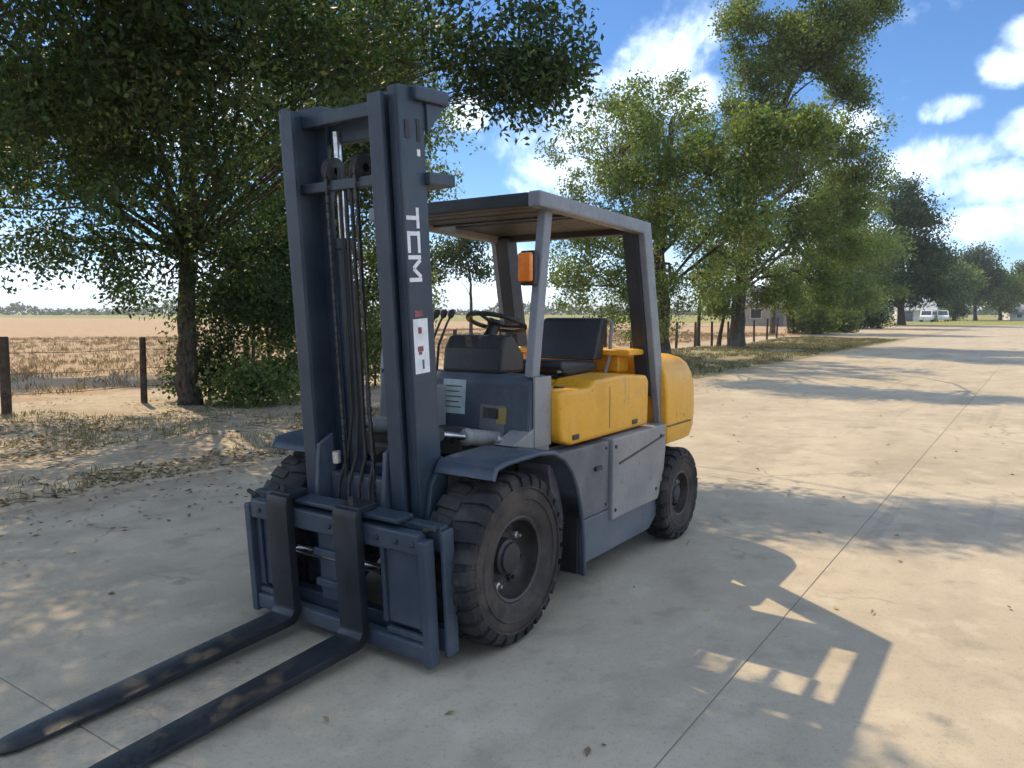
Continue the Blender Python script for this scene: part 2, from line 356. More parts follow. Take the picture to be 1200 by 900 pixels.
def build_ground():
    far = np.array([62, 66, 72, 80, 90, 102, 118, 140, 180, 260, 400, 700, 1400, 3500.])
    core = np.arange(-60, 60.01, .8)
    xs = np.concatenate([-far[::-1] , core, far]); xs = np.sort(np.concatenate([xs, [X_FAR - .3, X_FAR + .3, X_NEAR - .2, X_NEAR + .2]]))
    ys = np.sort(np.concatenate([-far[::-1], core, far, [EDGE + .02, EDGE + .30, Y_END - .2, Y_END + .2]]))
    X, Y = np.meshgrid(xs, ys, indexing='ij')
    Z = ground_z(X, Y)
    fade = np.clip(1 - (np.hypot(X, Y) - 60) / 120, 0, 1); Z = Z * fade + (1 - fade) * .0
    under = (X > X_FAR) & (X < X_NEAR) & (Y > EDGE + .1) & (Y < Y_END)
    Z = np.where(under, -.25, Z)
    W = ORG[None, None] + X[..., None] * FWD + Y[..., None] * LEFT
    co = np.concatenate([W, Z[..., None]], -1).reshape(-1, 3)
    nx, ny = X.shape; i = np.arange(nx - 1)[:, None] * ny + np.arange(ny - 1)[None]
    q = np.stack([i, i + ny, i + ny + 1, i + 1], -1).reshape(-1, 4)
    me = bpy.data.meshes.new('ground'); me.from_pydata(co.tolist(), [], q.tolist()); me.update()
    me.polygons.foreach_set('use_smooth', [True] * len(me.polygons))
    tag(link('ground', me, 'ground'), kind='structure')
build_ground()
YARD_ANGLE = math.atan2(FWD[1], FWD[0])
def build_road():
    SX, SY = 6.0, 5.96; x1 = 1.56 + 2 * SX
    road = empty('road', V(0, 0, 0), YARD_ANGLE); tag(road, kind='structure')
    m = MB(); nx = 9; ny = 5
    xa = x1 - nx * SX; ya = 1.76 - SY; yb = ya + ny * SY
    m.box(xa - .1, x1 + .1, ya + .03, yb + .1, -.16, -.0045); m.build('joint_bed', 'joint_dirt', road)
    m = MB(); G = .0028
    m.box(X_FAR, xa - G, ya, Y_END, -.12, 0); m.box(xa + G, X_NEAR, yb + G, Y_END, -.12, 0); m.build('far_paving', 'concrete', road, bevel=.006, seg=1)
    for i in range(nx):
        for j in range(ny):
            m = MB(); a = xa + i * SX; c = ya + j * SY
            m.box(a + G, a + SX - G, c + G, c + SY - G, -.10, 0); m.build('slab', 'concrete', road, bevel=.005, seg=2)
build_road()


# ------------------------------------------------------------------ the forklift truck (x forward from the front axle, y to its left, z up)
TAU = math.radians(3.7); PVX, PVZ = 0.12, 0.42
def MT(p):                          # mast frame (leaning forward) -> truck frame
    u, v, w = p
    return (PVX + u * math.cos(TAU) + w * math.sin(TAU), v, PVZ - u * math.sin(TAU) + w * math.cos(TAU))
def build_forklift():
    T = empty('forklift', V(0, 0, 0), YARD_ANGLE)
    tag(T, 'dark blue-grey and yellow forklift truck with tall mast parked on concrete', 'forklift')
    def smooth_arc(cx, cz, r, a0, a1, n):
        return [(cx + r * math.cos(math.radians(a0 + (a1 - a0) * i / n)), cz + r * math.sin(math.radians(a0 + (a1 - a0) * i / n))) for i in range(n + 1)]
    # ---- wheels: dished rim with tyre, hub and nuts as sub-parts
    def wheel(name, cx, cy, R, w, rr, sgn, lugs):
        h = w / 2
        m = MB(); c = (cx, cy, R)
        m.lathe([(rr + .006, h * .80), (rr + .006, h * .86), (rr - .006, h * .90), (rr - .018, h * .86), (rr - .022, h * .60), (rr - .030, h * .30), (rr - .05, h * .16), (rr * .62, h * .12), (rr * .58, h * .20), (rr * .50, h * .22), (.012, h * .22)], c, n=40, sgn=sgn)
        wh = m.build(name, 'rim_black', T, smooth=True)
        m = MB(); m.m = 0
        half = [(rr - .005, h * .84), (rr + .012, h * .93), (rr + .03, h * .965), (rr + .3 * (R - rr), h * 1.0), (rr + .55 * (R - rr), h * 1.02), (R - .075, h * .99), (R - .045, h * .95), (R - .024, h * .86), (R - .016, h * .5), (R - .015, 0)]
        prof = half + [(r, -o) for r, o in half[-2::-1]]
        k = len(half)
        m.m = 1; m.lathe(half[:7], c, n=56, sgn=1); m.m = 0; m.lathe(half[6:] + [(r, -o) for r, o in half[-2:5:-1]], c, n=56, sgn=1)
        m.m = 1; m.lathe([(r, -o) for r, o in half[6::-1]], c, n=56, sgn=1); m.m = 0
        # moulded rings on the sidewall
        for s in (1, -1):
            m.m = 1
            for fr in (.42, .68): 
                r0 = rr + fr * (R - rr); m.lathe([(r0 - .007, s * h * 1.005), (r0 - .003, s * (h * 1.02 + .004)), (r0 + .003, s * (h * 1.02 + .004)), (r0 + .007, s * h * 1.005)], c, n=56, sgn=1)
        m.m = 0
        pitch = 2 * math.pi / lugs
        for i in range(lugs):
            for s in (1, -1):
                t0 = i * pitch + (pitch / 2 if s < 0 else 0)
                rows = [(h * .04, R - .004, R - .030, 0.0, .25), (h * .45, R, R - .03, .10, .29), (h * .82, R - .002, R - .03, .20, .32), (h * .985, R - .020, R - .05, .24, .34), (h * 1.035, R - .060, R - .075, .24, .34)]
                vs = []
                for o, ro, ri, sk, hw in rows:
                    for rad, da in ((ro, -hw), (ro, hw), (ri, hw), (ri, -hw)):
                        t = t0 + (sk + da) * pitch
                        vs.append((cx + rad * math.cos(t), cy + s * o, R + rad * math.sin(t)))
                fs = [(0, 1, 2, 3), (16, 19, 18, 17)]
                for q in range(4):
                    for e in range(4): fs.append((q * 4 + e, q * 4 + (e + 1) % 4, q * 4 + 4 + (e + 1) % 4, q * 4 + 4 + e))
                m.add(vs, fs)
        m.build('tyre', ['tread_rubber', 'sidewall_rubber'], wh, smooth=True)
        m = MB(); m.lathe([(rr * .44, h * .2), (rr * .42, h * .50), (rr * .36, h * .56), (rr * .34, h * .66), (rr * .12, h * .70), (.001, h * .70)], c, n=24, sgn=sgn); m.build('hub', 'dark_metal', wh, smooth=True)
        for i in range(8):
            t = 2 * math.pi * (i + .3) / 8; m = MB()
            q = (cx + rr * .70 * math.cos(t), cy, R + rr * .70 * math.sin(t))
            m.lathe([(.019, h * .12), (.019, h * .28), (.010, h * .30), (.009, h * .42), (.001, h * .42)], q, n=6, sgn=sgn); m.build('wheel_nut', 'brass_fitting' if i % 3 == 0 else 'dark_metal', wh)
    for s in (1, -1):
        wheel('front_wheel', -.08, s * .62, .43, .30, .215, s, 27)
        wheel('rear_wheel', -2.24, s * .625, .335, .21, .165, s, 21)
    m = MB(); m.tube([(-.08, -.5, .43), (-.08, -.3, .43), (-.08, -.16, .43), (-.08, .16, .43), (-.08, .3, .43), (-.08, .5, .43)], [.10, .10, .15, .15, .10, .10], 16); m.build('front_axle', 'dark_metal', T, smooth=True)
    m = MB(); m.box(-2.34, -2.14, -.52, .52, .27, .42); m.build('rear_axle', 'dark_metal', T, bevel=.01)
    # ---- chassis
    m = MB(); m.prism([(.06, .52), (-.30, .34), (-1.95, .34), (-2.08, .62), (-2.08, .86), (-.55, .86), (-.06, .72)], -.44, .44); m.build('chassis', 'dark_metal', T, bevel=.01)
    for s in (1, -1):
        def pr(prof, a, b2): m.prism(prof, min(s * a, s * b2), max(s * a, s * b2))
        m = MB(); pr([(-.705, .165), (-1.80, .165), (-1.93, .24), (-1.93, .43), (-.705, .43)], .46, .672); m.build('lower_skirt', 'skirt_blue', T, bevel=.008)
        m = MB(); pr([(-.60, .432), (-1.206, .432), (-1.206, .862), (-.535, .868), (-.50, .80)], .46, .668); d = m.build('toolbox_door', 'door_grey', T, bevel=.008)
        m = MB(); m.box(-1.10, -1.02, min(s * .668, s * .685), max(s * .668, s * .685), .70, .725); m.build('latch', 'dark_metal', d, bevel=.003)
        m = MB(); pr([(-1.215, .36), (-1.90, .36), (-1.985, .50), (-2.02, .70), (-2.02, .872), (-1.215, .872)], .46, .694); sp = m.build('side_panel', 'body_grey', T, bevel=.012)
        m = MB(); pr([(-1.30, .700), (-1.98, .790), (-1.98, .802), (-1.30, .712)], .692, .699); m.build('crease_strip', 'dark_metal', sp)
        for bxp, bzp in ((-1.25, .42), (-1.25, .82), (-1.93, .80), (-1.86, .44)):
            m = MB(); m.lathe([(.012, 0), (.012, .006), (.006, .010), (.001, .010)], (bxp, s * .693, bzp), n=8, sgn=s); m.build('bolt', 'dark_metal', sp)
        for bxp, bzp in ((-.66, .82), (-.66, .47), (-1.17, .82), (-1.17, .47)):
            m = MB(); m.lathe([(.010, 0), (.010, .005), (.005, .008), (.001, .008)], (bxp, s * .667, bzp), n=8, sgn=s); m.build('bolt', 'dark_metal', d)
        # fender: a bent sheet over the front wheel with a rolled lip
        path = [(.165, .870), (.14, .918), (.06, .930), (-.22, .935)] + [(-.36, .918), (-.46, .872), (-.545, .795), (-.605, .69), (-.650, .56), (-.682, .40), (-.695, .175)]
        t = .014; up = []; dn = []
        for i, (x, z) in enumerate(path):
            a = path[max(i - 1, 0)]; b2 = path[min(i + 1, len(path) - 1)]; dx, dz = b2[0] - a[0], b2[1] - a[1]; L = math.hypot(dx, dz); nx, nz = dz / L, -dx / L
            up.append((x, z)); dn.append((x + nx * t, z + nz * t))
        m = MB()
        for i in range(len(path) - 1):
            q = [up[i], up[i + 1], dn[i + 1], dn[i]]
            m.prism(q, min(s * .44, s * .785), max(s * .44, s * .785))
        fd = m.build('fender', 'body_blue', T, smooth=True)
        m = MB(); m.tube([(x, s * .785, z) for x, z in [(p[0] * .5 + q[0] * .5, p[1] * .5 + q[1] * .5) for p, q in zip(up, dn)]], .013, 8); m.build('fender_lip', 'body_blue', fd, smooth=True)
        # entry step bracket behind the fender
        m = MB(); m.box(-.70, -.66, min(s * .46, s * .76), max(s * .46, s * .76), .19, .60); m.build('mud_flap', 'hose_rubber', T, bevel=.004)
        # grey plate carrying the fender up to the cowl
        m = MB(); pr([(-.30, .945), (-.66, .87), (-.66, .945), (-.52, 1.02)], .44, .575); m.build('fender_gusset', 'body_grey', T, bevel=.006)
    # floor
    m = MB(); m.box(-1.02, -.56, -.57, .57, .866, .884); m.build('floor_plate', 'dark_metal', T, bevel=.003)
    # ---- cowl, dash and controls
    m = MB(); m.prism([(-.455, .875), (-.490, 1.265), (-.520, 1.302), (-.648, 1.302), (-.656, .90)], -.565, .565); cw = m.build('cowl', 'body_blue', T, bevel=.016)
    m = MB(); m.box(-.668, -.50, .5655, .582, .905, 1.296); m.build('side_flange', 'body_grey', cw, bevel=.006)
    m = MB(); m.box(-.668, -.50, -.582, -.5655, .905, 1.296); m.build('side_flange', 'body_grey', cw, bevel=.006)
    def plate(name, mat, y0, y1, z0, z1, off=.003):
        f = lambda z: -.455 - (z - .875) * .035 / .39
        m = MB(); m.add([(f(z0) + off, y0, z0), (f(z0) + off, y1, z0), (f(z1) + off, y1, z1), (f(z1) + off, y0, z1), (f(z0) - .002, y0, z0), (f(z0) - .002, y1, z0), (f(z1) - .002, y1, z1), (f(z1) - .002, y0, z1)],
                        [(0, 1, 2, 3), (7, 6, 5, 4), (0, 4, 5, 1), (1, 5, 6, 2), (2, 6, 7, 3), (3, 7, 4, 0)]); return m.build(name, mat, cw)
    plate('label_plate', 'decal_pale', -.05, .115, 1.065, 1.262)
    for i in range(5): plate('print_line', 'decal_grey', -.03, .09 - .02 * (i % 2), 1.10 + i * .03, 1.107 + i * .03, .0045)
    plate('access_hatch', 'door_grey', .23, .40, .96, 1.13, .006); plate('warning_label', 'decal_amber', .345, .41, 1.03, 1.12, .0075); plate('hatch_dark_plate', 'dark_metal', .25, .36, 1.055, 1.115, .0075)  # small dark plate on the hatch beside the amber label
    m = MB(); m.prism([(-.53, 1.300), (-.55, 1.44), (-.60, 1.512), (-.66, 1.520), (-.78, 1.40), (-.78, 1.300)], -.10, .325); ip = m.build('instrument_panel', 'plastic_black', T, bevel=.02)
    m = MB(); m.lathe([(.001, .0), (.045, .0), (.048, -.004)], (-.722, .12, 1.455), axis='x', n=20, sgn=1); m.build('gauge', 'decal_grey', ip)
    a = Vector((-.62, .07, 1.36)); b2 = Vector((-.845, .07, 1.575)); m = MB(); m.tube([a, b2], .035, 12); sc = m.build('steering_column', 'plastic_black', T, smooth=True)
    ax = (b2 - a).normalized(); ax = (ax * .55 + Vector((0, 0, .85))).normalized(); e1 = Vector((0, 1, 0)); e2 = ax.cross(e1); ctr = b2 + ax * .015; R = .178
    m = MB(); m.tube([ctr + (e1 * math.cos(t) + e2 * math.sin(t)) * R for t in [2 * math.pi * i / 40 for i in range(41)]], .0145, 10, cap=False); sw = m.build('steering_wheel', 'plastic_black', T, smooth=True)
    for k in range(3):
        t = 2 * math.pi * (k / 3 + .08); m = MB(); m.tube([ctr - ax * .02, ctr + (e1 * math.cos(t) + e2 * math.sin(t)) * R], .011, 8); m.build('spoke', 'plastic_black', sw, smooth=True)
    m = MB(); m.tube([ctr - ax * .03, ctr - ax * .015, ctr + ax * .006, ctr + ax * .012], [.045, .055, .05, .02], 16); m.build('horn_button', 'plastic_black', sw, smooth=True)
    kp = ctr + (e1 * -.75 + e2 * .66) * R; m = MB(); m.tube([kp, kp + ax * .03, kp + ax * .035, kp + ax * .06, kp + ax * .065], [.008, .008, .022, .022, .006], 12); m.build('spinner_knob', 'plastic_black', sw, smooth=True)
    for k in range(3):
        y = -.20 - .06 * k; m = MB(); m.tube([(-.60, y, 1.295), (-.62, y, 1.45), (-.70, y, 1.58), (-.735, y, 1.625)], [.008, .008, .007, .007], 8); lv = m.build('control_lever', 'dark_metal', T, smooth=True)
        m = MB(); m.tube([(-.73, y, 1.615), (-.738, y, 1.63), (-.755, y, 1.655), (-.762, y, 1.668)], [.010, .020, .020, .006], 10); m.build('lever_knob', 'plastic_black', lv, smooth=True)
    m = MB(); m.tube([(-.56, -.46, 1.29), (-.55, -.46, 1.60), (-.58, -.44, 1.64), (-.66, -.38, 1.655), (-.72, -.34, 1.64)], .010, 8); m.build('grab_handle', 'dark_metal', T, smooth=True)
    # ---- yellow hood, tank and counterweight
    def rbox(name, mat, x0, x1, y0, y1, z0, z1, r, parent=T, seg=4):
        m = MB(); m.box(x0, x1, y0, y1, z0, z1); return m.build(name, mat, parent, bevel=r, smooth=True, seg=seg)
    for s in (1, -1):
        m = MB(); m.prism([(-.672, .985), (-.70, .915), (-.80, .884), (-1.835, .884), (-1.845, 1.19), (-1.80, 1.228), (-1.45, 1.255), (-1.08, 1.245), (-1.03, 1.205), (-.70, 1.205), (-.672, 1.19)], min(s * .36, s * .64), max(s * .36, s * .64))
        tc = m.build('tank_cover', 'yellow', T, bevel=.045, smooth=True, seg=4)
        y0, y1 = sorted((s * .636, s * .6415))
        m = MB(); m.prism([(-1.262, .93), (-1.268, .93), (-1.268, 1.19), (-1.262, 1.19)], y0, y1); m.build('panel_seam', 'dark_metal', tc)
        for hx in (-.84, -1.62):
            m = MB(); m.box(hx - .035, hx + .035, y0, y1 + (.006 if s > 0 else 0), .915, .945); m.build('hinge', 'dark_metal', tc, bevel=.003)
        m = MB(); m.lathe([(.001, .012), (.030, .012), (.034, .006), (.034, 0)], (-.88, s * .50, 1.203), axis='z', n=16); m.build('filler_cap', 'dark_metal', tc, smooth=True)
    m = MB(); m.prism([(-1.05, .90), (-1.90, .90), (-1.90, 1.225), (-1.80, 1.24), (-1.06, 1.225)], -.355, .355); hd = m.build('engine_hood', 'yellow', T, bevel=.02, smooth=True)
    rbox('hood_riser', 'yellow', -1.93, -1.775, -.36, .44, 1.235, 1.355, .02, T); rbox('hood_cap', 'yellow', -1.95, -1.69, -.40, .565, 1.357, 1.398, .015, T)
    def plan(x0, x1, hw, rb, rf=.02, n=7):
        pts = []
        for cx, cy, r, a0 in ((x1 - rf, hw - rf, rf, 0), (x0 + rb, hw - rb, rb, 90), (x0 + rb, -hw + rb, rb, 180), (x1 - rf, -hw + rf, rf, 270)):
            for i in range(n + 1): t = math.radians(a0 + 90 * i / n); pts.append((cx + r * math.cos(t), cy + r * math.sin(t)))
        return pts
    levels = [(.705, -2.66, -2.14, .640, .20), (.72, -2.70, -2.10, .665, .22), (.80, -2.735, -2.06, .685, .24), (.95, -2.745, -2.04, .69, .25), (1.10, -2.735, -2.035, .688, .25), (1.20, -2.71, -2.035, .676, .25), (1.27, -2.66, -2.035, .655, .24), (1.315, -2.585, -2.04, .622, .22), (1.34, -2.49, -2.05, .575, .20), (1.35, -2.38, -2.08, .50, .15)]
    vs = []; fs = []; n = 32
    for z, x0, x1, hw, rb in levels: vs += [(x, y, z) for x, y in plan(x0, x1, hw, rb)]
    for i in range(len(levels) - 1):
        for j in range(n): fs.append((i * n + j, i * n + (j + 1) % n, (i + 1) * n + (j + 1) % n, (i + 1) * n + j))
    fs += [tuple(range(n - 1, -1, -1)), tuple(range((len(levels) - 1) * n, len(levels) * n))]
    m = MB(); m.add(vs, fs); ct = m.build('counterweight', 'yellow', T, smooth=True)
    for s in (1, -1):
        y0, y1 = sorted((s * .686, s * .6935)); m = MB(); m.prism([(-2.06, .842), (-2.48, .842), (-2.48, .850), (-2.06, .850)], y0, y1); m.build('casting_seam', 'dark_metal', ct)
    m = MB(); m.prism([(-2.12, .44), (-2.55, .44), (-2.66, .70), (-2.10, .70)], -.44, .44); m.build('counterweight_base', 'dark_metal', T, bevel=.02)
    m = MB(); m.lathe([(.001, .04), (.03, .04), (.034, .03), (.034, 0)], (-2.35, 0, 1.335), axis='z', n=16); m.tube([(-2.35, 0, 1.34), (-2.35, 0, 1.40)], .016, 10); m.build('tow_pin', 'dark_metal', ct, smooth=True)
    # ---- seat
    m = MB(); m.prism([(-1.14, 1.27), (-1.11, 1.31), (-1.14, 1.345), (-1.55, 1.325), (-1.60, 1.30), (-1.58, 1.255), (-1.20, 1.25)], -.10, .38); st = m.build('seat_cushion', 'vinyl_black', T, bevel=.03, smooth=True, seg=3)
    m = MB(); m.prism([(-1.525, 1.33), (-1.56, 1.335), (-1.64, 1.33), (-1.72, 1.60), (-1.69, 1.615), (-1.635, 1.605)], -.085, .385); bk = m.build('seat_backrest', 'vinyl_black', T, bevel=.028, smooth=True, seg=3)
    for k in range(3): m = MB(); y = .035 + .115 * k; m.tube([(-1.545, y, 1.36), (-1.605, y, 1.48), (-1.655, y, 1.59)], .006, 6); m.build('stitch_ridge', 'vinyl_black', bk, smooth=True)
    m = MB(); m.tube([(-1.70, .37, 1.22), (-1.715, .40, 1.35), (-1.745, .40, 1.58), (-1.74, .37, 1.60)], .013, 8); m.build('seat_frame', 'guard_grey', T, smooth=True)
    m = MB(); m.box(-1.55, -1.18, -.05, .33, 1.235, 1.262); m.build('seat_rail', 'dark_metal', T, bevel=.004)
    m = MB(); m.tube([(-1.25, .33, 1.27), (-1.17, .36, 1.275), (-1.10, .36, 1.28)], .008, 6); m.build('seat_lever', 'guard_grey', T, smooth=True)
    # ---- overhead guard
    for s in (1, -1):
        m = MB(); m.beam((-.525, s * .545, 1.295), (-.655, s * .545, 2.215), .075, .055); m.build('front_pillar', 'guard_grey', T, bevel=.010)
        m = MB(); m.beam((-2.10, s * .617, .80), (-2.045, s * .617, 1.05), .12, .05); m.beam((-2.045, s * .617, 1.05), (-1.80, s * .605, 2.215), .12, .05); rpil = m.build('rear_pillar', 'guard_grey', T, bevel=.008)
        m = MB(); m.beam((-2.04, s * .540, 1.06), (-1.795, s * .528, 2.200), .14, .105); m.build('pillar_shade_side', 'guard_dark', rpil, bevel=.008)  # front and inner side painted dark to hold the pillar's shade
    def zr(x): return 2.292 + (x + .48) * .030
    R_ = MB(lambda p: (p[0], p[1], p[2] + zr(p[0])))
    def rp(name, mat, *b2, bevel=.006, parent=None):
        m = MB(lambda p: (p[0], p[1], p[2] + zr(p[0]))); m.box(*b2); return m.build(name, mat, parent or T, bevel=bevel)
    for s in (1, -1):
        rp('roof_side_rail', 'guard_grey', -1.86, -.47, min(s * .55, s * .63), max(s * .55, s * .63), -.085, .0, bevel=.014)
    rp('roof_front_beam', 'guard_dark', -.545, -.475, -.548, .548, -.078, -.004, bevel=.010)
    rp('roof_rear_beam', 'guard_dark', -1.858, -1.78, -.548, .548, -.078, -.006, bevel=.010)
    rp('roof_plate', 'guard_dark', -1.778, -1.225, -.548, .40, -.040, -.022, bevel=.003)
    rp('roof_plate', 'guard_dark', -1.778, -1.62, .402, .548, -.040, -.022, bevel=.003)
    rp('roof_cross_bar', 'guard_dark', -1.03, -.985, -.548, .548, -.062, -.030)
    for k in range(6):
        y = -.47 + .174 * k; rp('roof_bar', 'guard_dark', -1.222, -.546, y - .02, y + .02, -.028, -.008, bevel=.003)
    for x0, x1 in ((-.982, -.835), (-.800, -.690), (-.655, -.548)): rp('roof_front_plate', 'guard_dark', x0, x1, -.545, .545, -.052, -.040, bevel=.002)
    # lamps on the front pillars
    for s in (1, -1):
        y = s * .515
        m = MB(); m.tube([(-.58, s * .535, 1.80), (-.562, y, 1.84), (-.562, y, 1.95), (-.60, s * .535, 1.99)], .010, 8); lb = m.build('lamp_bracket', 'dark_metal', T, smooth=True)
        m = MB(); m.box(-.560, -.520, y - .048, y + .048, 1.795, 1.985); hs = m.build('lamp_housing', 'plastic_black', lb, bevel=.012)
        m = MB(); m.box(-.5195, -.485, y - .042, y + .042, 1.815, 1.972); m.build('turn_signal_lens', 'orange_lens', lb, bevel=.014, smooth=True, seg=3)
    # ---- tilt cylinders
    for s in (1, -1):
        a = Vector(MT((-.075, s * .36, .62))); b2 = Vector((-.52, s * .36, .93)); d = b2 - a
        m = MB(); m.tube([a, a + d * .45], .020, 12); m.build('tilt_rod', 'chrome_rod', T, smooth=True)
        m = MB(); m.tube([a + d * .40, a + d * .43, a + d * .45, a + d * 1.0], [.030, .048, .045, .045], 14); m.build('tilt_cylinder', 'body_grey', T, smooth=True)
        m = MB(); m.lathe([(.001, .04), (.035, .04), (.035, -.04), (.001, -.04)], tuple(a), n=14); m.build('tilt_pin', 'dark_metal', T, smooth=True)
    m = MB(); m.prism([(-.30, .885), (-.30, 1.12), (-.36, 1.235), (-.455, 1.235), (-.455, .885)], -.34, -.005); vc = m.build('valve_cover', 'guard_grey', T, bevel=.015)
    m = MB(); m.box(-.2985, -.290, -.30, -.05, .93, 1.00); m.build('cover_plate', 'body_grey', vc, bevel=.003)
    m = MB(); m.box(-.2985, -.292, -.14, -.04, 1.02, 1.08); m.build('cover_label', 'decal_grey', vc, bevel=.001)
    # front bulkhead and hoses between cowl and mast
    m = MB(); m.prism([(-.40, .62), (-.44, .872), (-.50, .872), (-.50, .62)], -.44, .44); m.build('front_bulkhead', 'body_blue', T, bevel=.008)
    m = MB(); m.box(-.43, -.25, -.12, .26, .865, 1.00); m.build('control_valve', 'dark_metal', T, bevel=.012)
    for k in range(4):
        y = -.06 + .09 * k; m = MB(); m.tube([(-.27, y, .93), (-.16, y * .8, 1.02 + .02 * (k % 2)), (-.03, y * .5, .95), (.03, y * .3, .72), (.03, y * .3, .55)], .014, 8); m.build('hydraulic_hose', 'hose_rubber', T, smooth=True)
    for k in range(3): 
        y = .25 + .10 * k; m = MB(); m.tube([(-.36, y, .955), (-.32, y + .015, .975), (-.30, y + .02, .97)], [.016, .016, .012], 8); m.build('pipe_fitting', 'brass_fitting', T, smooth=True)

    # ---- mast
    top = 2.262
    for s in (1, -1):
        def bx(m, u0, u1, v0, v1, w0, w1): m.box(u0, u1, min(s * v0, s * v1), max(s * v0, s * v1), w0, w1)
        m = MB(MT); bx(m, -.060, .106, .393, .410, -.20, top); bx(m, .086, .106, .345, .3925, -.20, top); bx(m, -.060, -.038, .335, .3925, -.20, top)
        oc = m.build('outer_mast_channel', 'mast_paint', T, bevel=.004)
        m = MB(MT); bx(m, -.030, .098, .302, .320, -.16, top - .03); bx(m, .1305, .154, .262, .345, -.16, top - .03); bx(m, .0985, .1300, .300, .322, -.16, top - .03); bx(m, -.056, -.0305, .222, .330, -.16, top - .03)
        m.build('inner_mast_channel', 'mast_paint', T, bevel=.004)
        m = MB(MT); bx(m, -.215, .02, .20, .445, top - .062, top + .002 + .004); tp = m.build('mast_top_bracket', 'mast_paint', T, bevel=.012)
        m = MB(MT); m.prism([(-.20, top - .065), (-.07, top - .065), (-.07, top - .20)], min(s * .405, s * .425), max(s * .405, s * .425)); m.build('gusset', 'mast_paint', tp, bevel=.003)
        m = MB(MT); bx(m, -.235, -.045, .24, .445, 1.825, 1.885); m.build('mast_tie_bracket', 'mast_paint', T, bevel=.010)
        for (u0, u1, w0, w1) in ((.045, .075, 2.03, 2.11), (-.03, -.005, 2.02, 2.12), (-.02, .0, 1.955, 1.985)):
            m = MB(MT); bx(m, u0, u1, .4105, .4135, w0, w1); m.build('slot', 'hose_rubber' if w1 > 2.0 else 'decal_white', oc)
        # lift cylinder with chrome rod, chain and sheave
        m = MB(MT); m.tube([(-.045, s * .165, -.12), (-.045, s * .165, 1.55), (-.045, s * .165, 1.56), (-.045, s * .165, 1.61)], [.040, .040, .047, .047], 16); m.build('lift_cylinder', 'mast_paint', T, smooth=True)
        m = MB(MT); m.tube([(-.045, s * .165, 1.60), (-.045, s * .165, 2.14)], .024, 14); m.build('lift_rod', 'chrome_rod', T, smooth=True)
        m = MB(MT); m.lathe([(.02, .022), (.062, .022), (.068, .018), (.055, .010), (.055, -.010), (.068, -.018), (.062, -.022), (.02, -.022)], (.045, s * .10, 1.93), n=24); m.build('chain_sheave', 'dark_metal', T, smooth=True)
        m = MB(MT)
        for i in range(46):
            w = .10 + i * .040; m.box(.096, .106, s * .10 - .009 + (.003 if i % 2 else 0), s * .10 + .009 - (.003 if i % 2 else 0), w, w + .034)
        ch = m.build('lift_chain', 'dark_metal', T)
        # foot plates of the mast around the axle
        m = MB(MT); m.prism([(-.16, -.30), (.12, -.24), (.14, .02), (.05, .40), (-.05, .52), (-.075, .30), (-.20, .02)], min(s * .412, s * .440), max(s * .412, s * .440)); m.build('mast_foot_plate', 'mast_paint', T, bevel=.006)
        m = MB(MT); m.lathe([(.001, .02), (.04, .02), (.045, .012), (.045, -.012)], MTi((.02, s * .445, -.02)), n=18, sgn=s); m.build('mast_pin', 'dark_metal', T, smooth=True)
        # carriage roller bracket running in the channel
        m = MB(MT); m.prism([(.157, -.24), (.20, -.26), (.20, .26), (.157, .56), (.06, .60), (.04, .20), (.06, -.10)], min(s * .225, s * .250), max(s * .225, s * .250)); m.build('carriage_bracket', 'body_blue', T, bevel=.006)
    m = MB(MT); m.box(-.118, -.0605, -.408, .408, 2.085, 2.195); m.build('mast_top_tie', 'mast_paint', T, bevel=.008)
    m = MB(MT); m.box(-.110, -.0605, -.408, .408, .30, .42); m.build('mast_lower_tie', 'mast_paint', T, bevel=.008)
    m = MB(MT); m.box(.030, .09, -.299, .299, 1.835, 1.885); m.build('inner_mast_tie', 'mast_paint', T, bevel=.006)
    m = MB(MT); m.box(.00, .06, -.299, .299, 2.16, 2.225); m.build('inner_mast_top_tie', 'mast_paint', T, bevel=.006)
    m = MB(MT); m.box(.04, .10, -.22, .22, .16, .40); m.build('carriage_back_plate', 'body_blue', T, bevel=.01)
    for k in range(4):
        v = -.06 + .04 * k; m = MB(MT); m.tube([(.05, v, 1.95), (.06, v, 1.2), (.07, v, .72), (.085, v * 1.6, .50), (.12, v * 1.8 - .03, .36), (.16, v * 2, .20)], .010, 8); m.build('mast_hose', 'hose_rubber', T, smooth=True)
    m = MB(MT); m.tube([(.115, -.15, .46), (.115, -.15, .52)], .022, 12); m.build('hose_fitting', 'brass_fitting', T, smooth=True)
    # lettering on the left channel, read from top to bottom
    def stroke(m, a, b2, w):
        a = Vector(a); b2 = Vector(b2); d = (b2 - a).normalized(); nn = Vector((-d.y, d.x)) * w / 2
        q = [a - nn, a + nn, b2 + nn, b2 - nn]
        m.add([(p.x, .4108, p.y) for p in q] + [(p.x, .4124, p.y) for p in q], [(0, 3, 2, 1), (4, 5, 6, 7), (0, 1, 5, 4), (1, 2, 6, 5), (2, 3, 7, 6), (3, 0, 4, 7)])
    # glyph coordinates: a across the text (0 bottom .. 1 top of a letter), along reading direction t
    HT = .086; TH = .019; u_bot = .098
    def P2(t, a, w0): return (u_bot - HT * a, w0 - t)
    def glyph(name, strokes, w0):
        m = MB(MT)
        for (t0, a0), (t1, a1) in strokes: stroke(m, P2(t0, a0, w0), P2(t1, a1, w0), TH)
        m.build(name, 'decal_white', T)
    glyph('letter', [((0, .9), (.095, .9)), ((.0475, 0), (.0475, .80))], 1.720)
    glyph('letter', [((.10, .9), (.0, .9)), ((.011, .80), (.011, .2)), ((0, .1), (.10, .1))], 1.612)
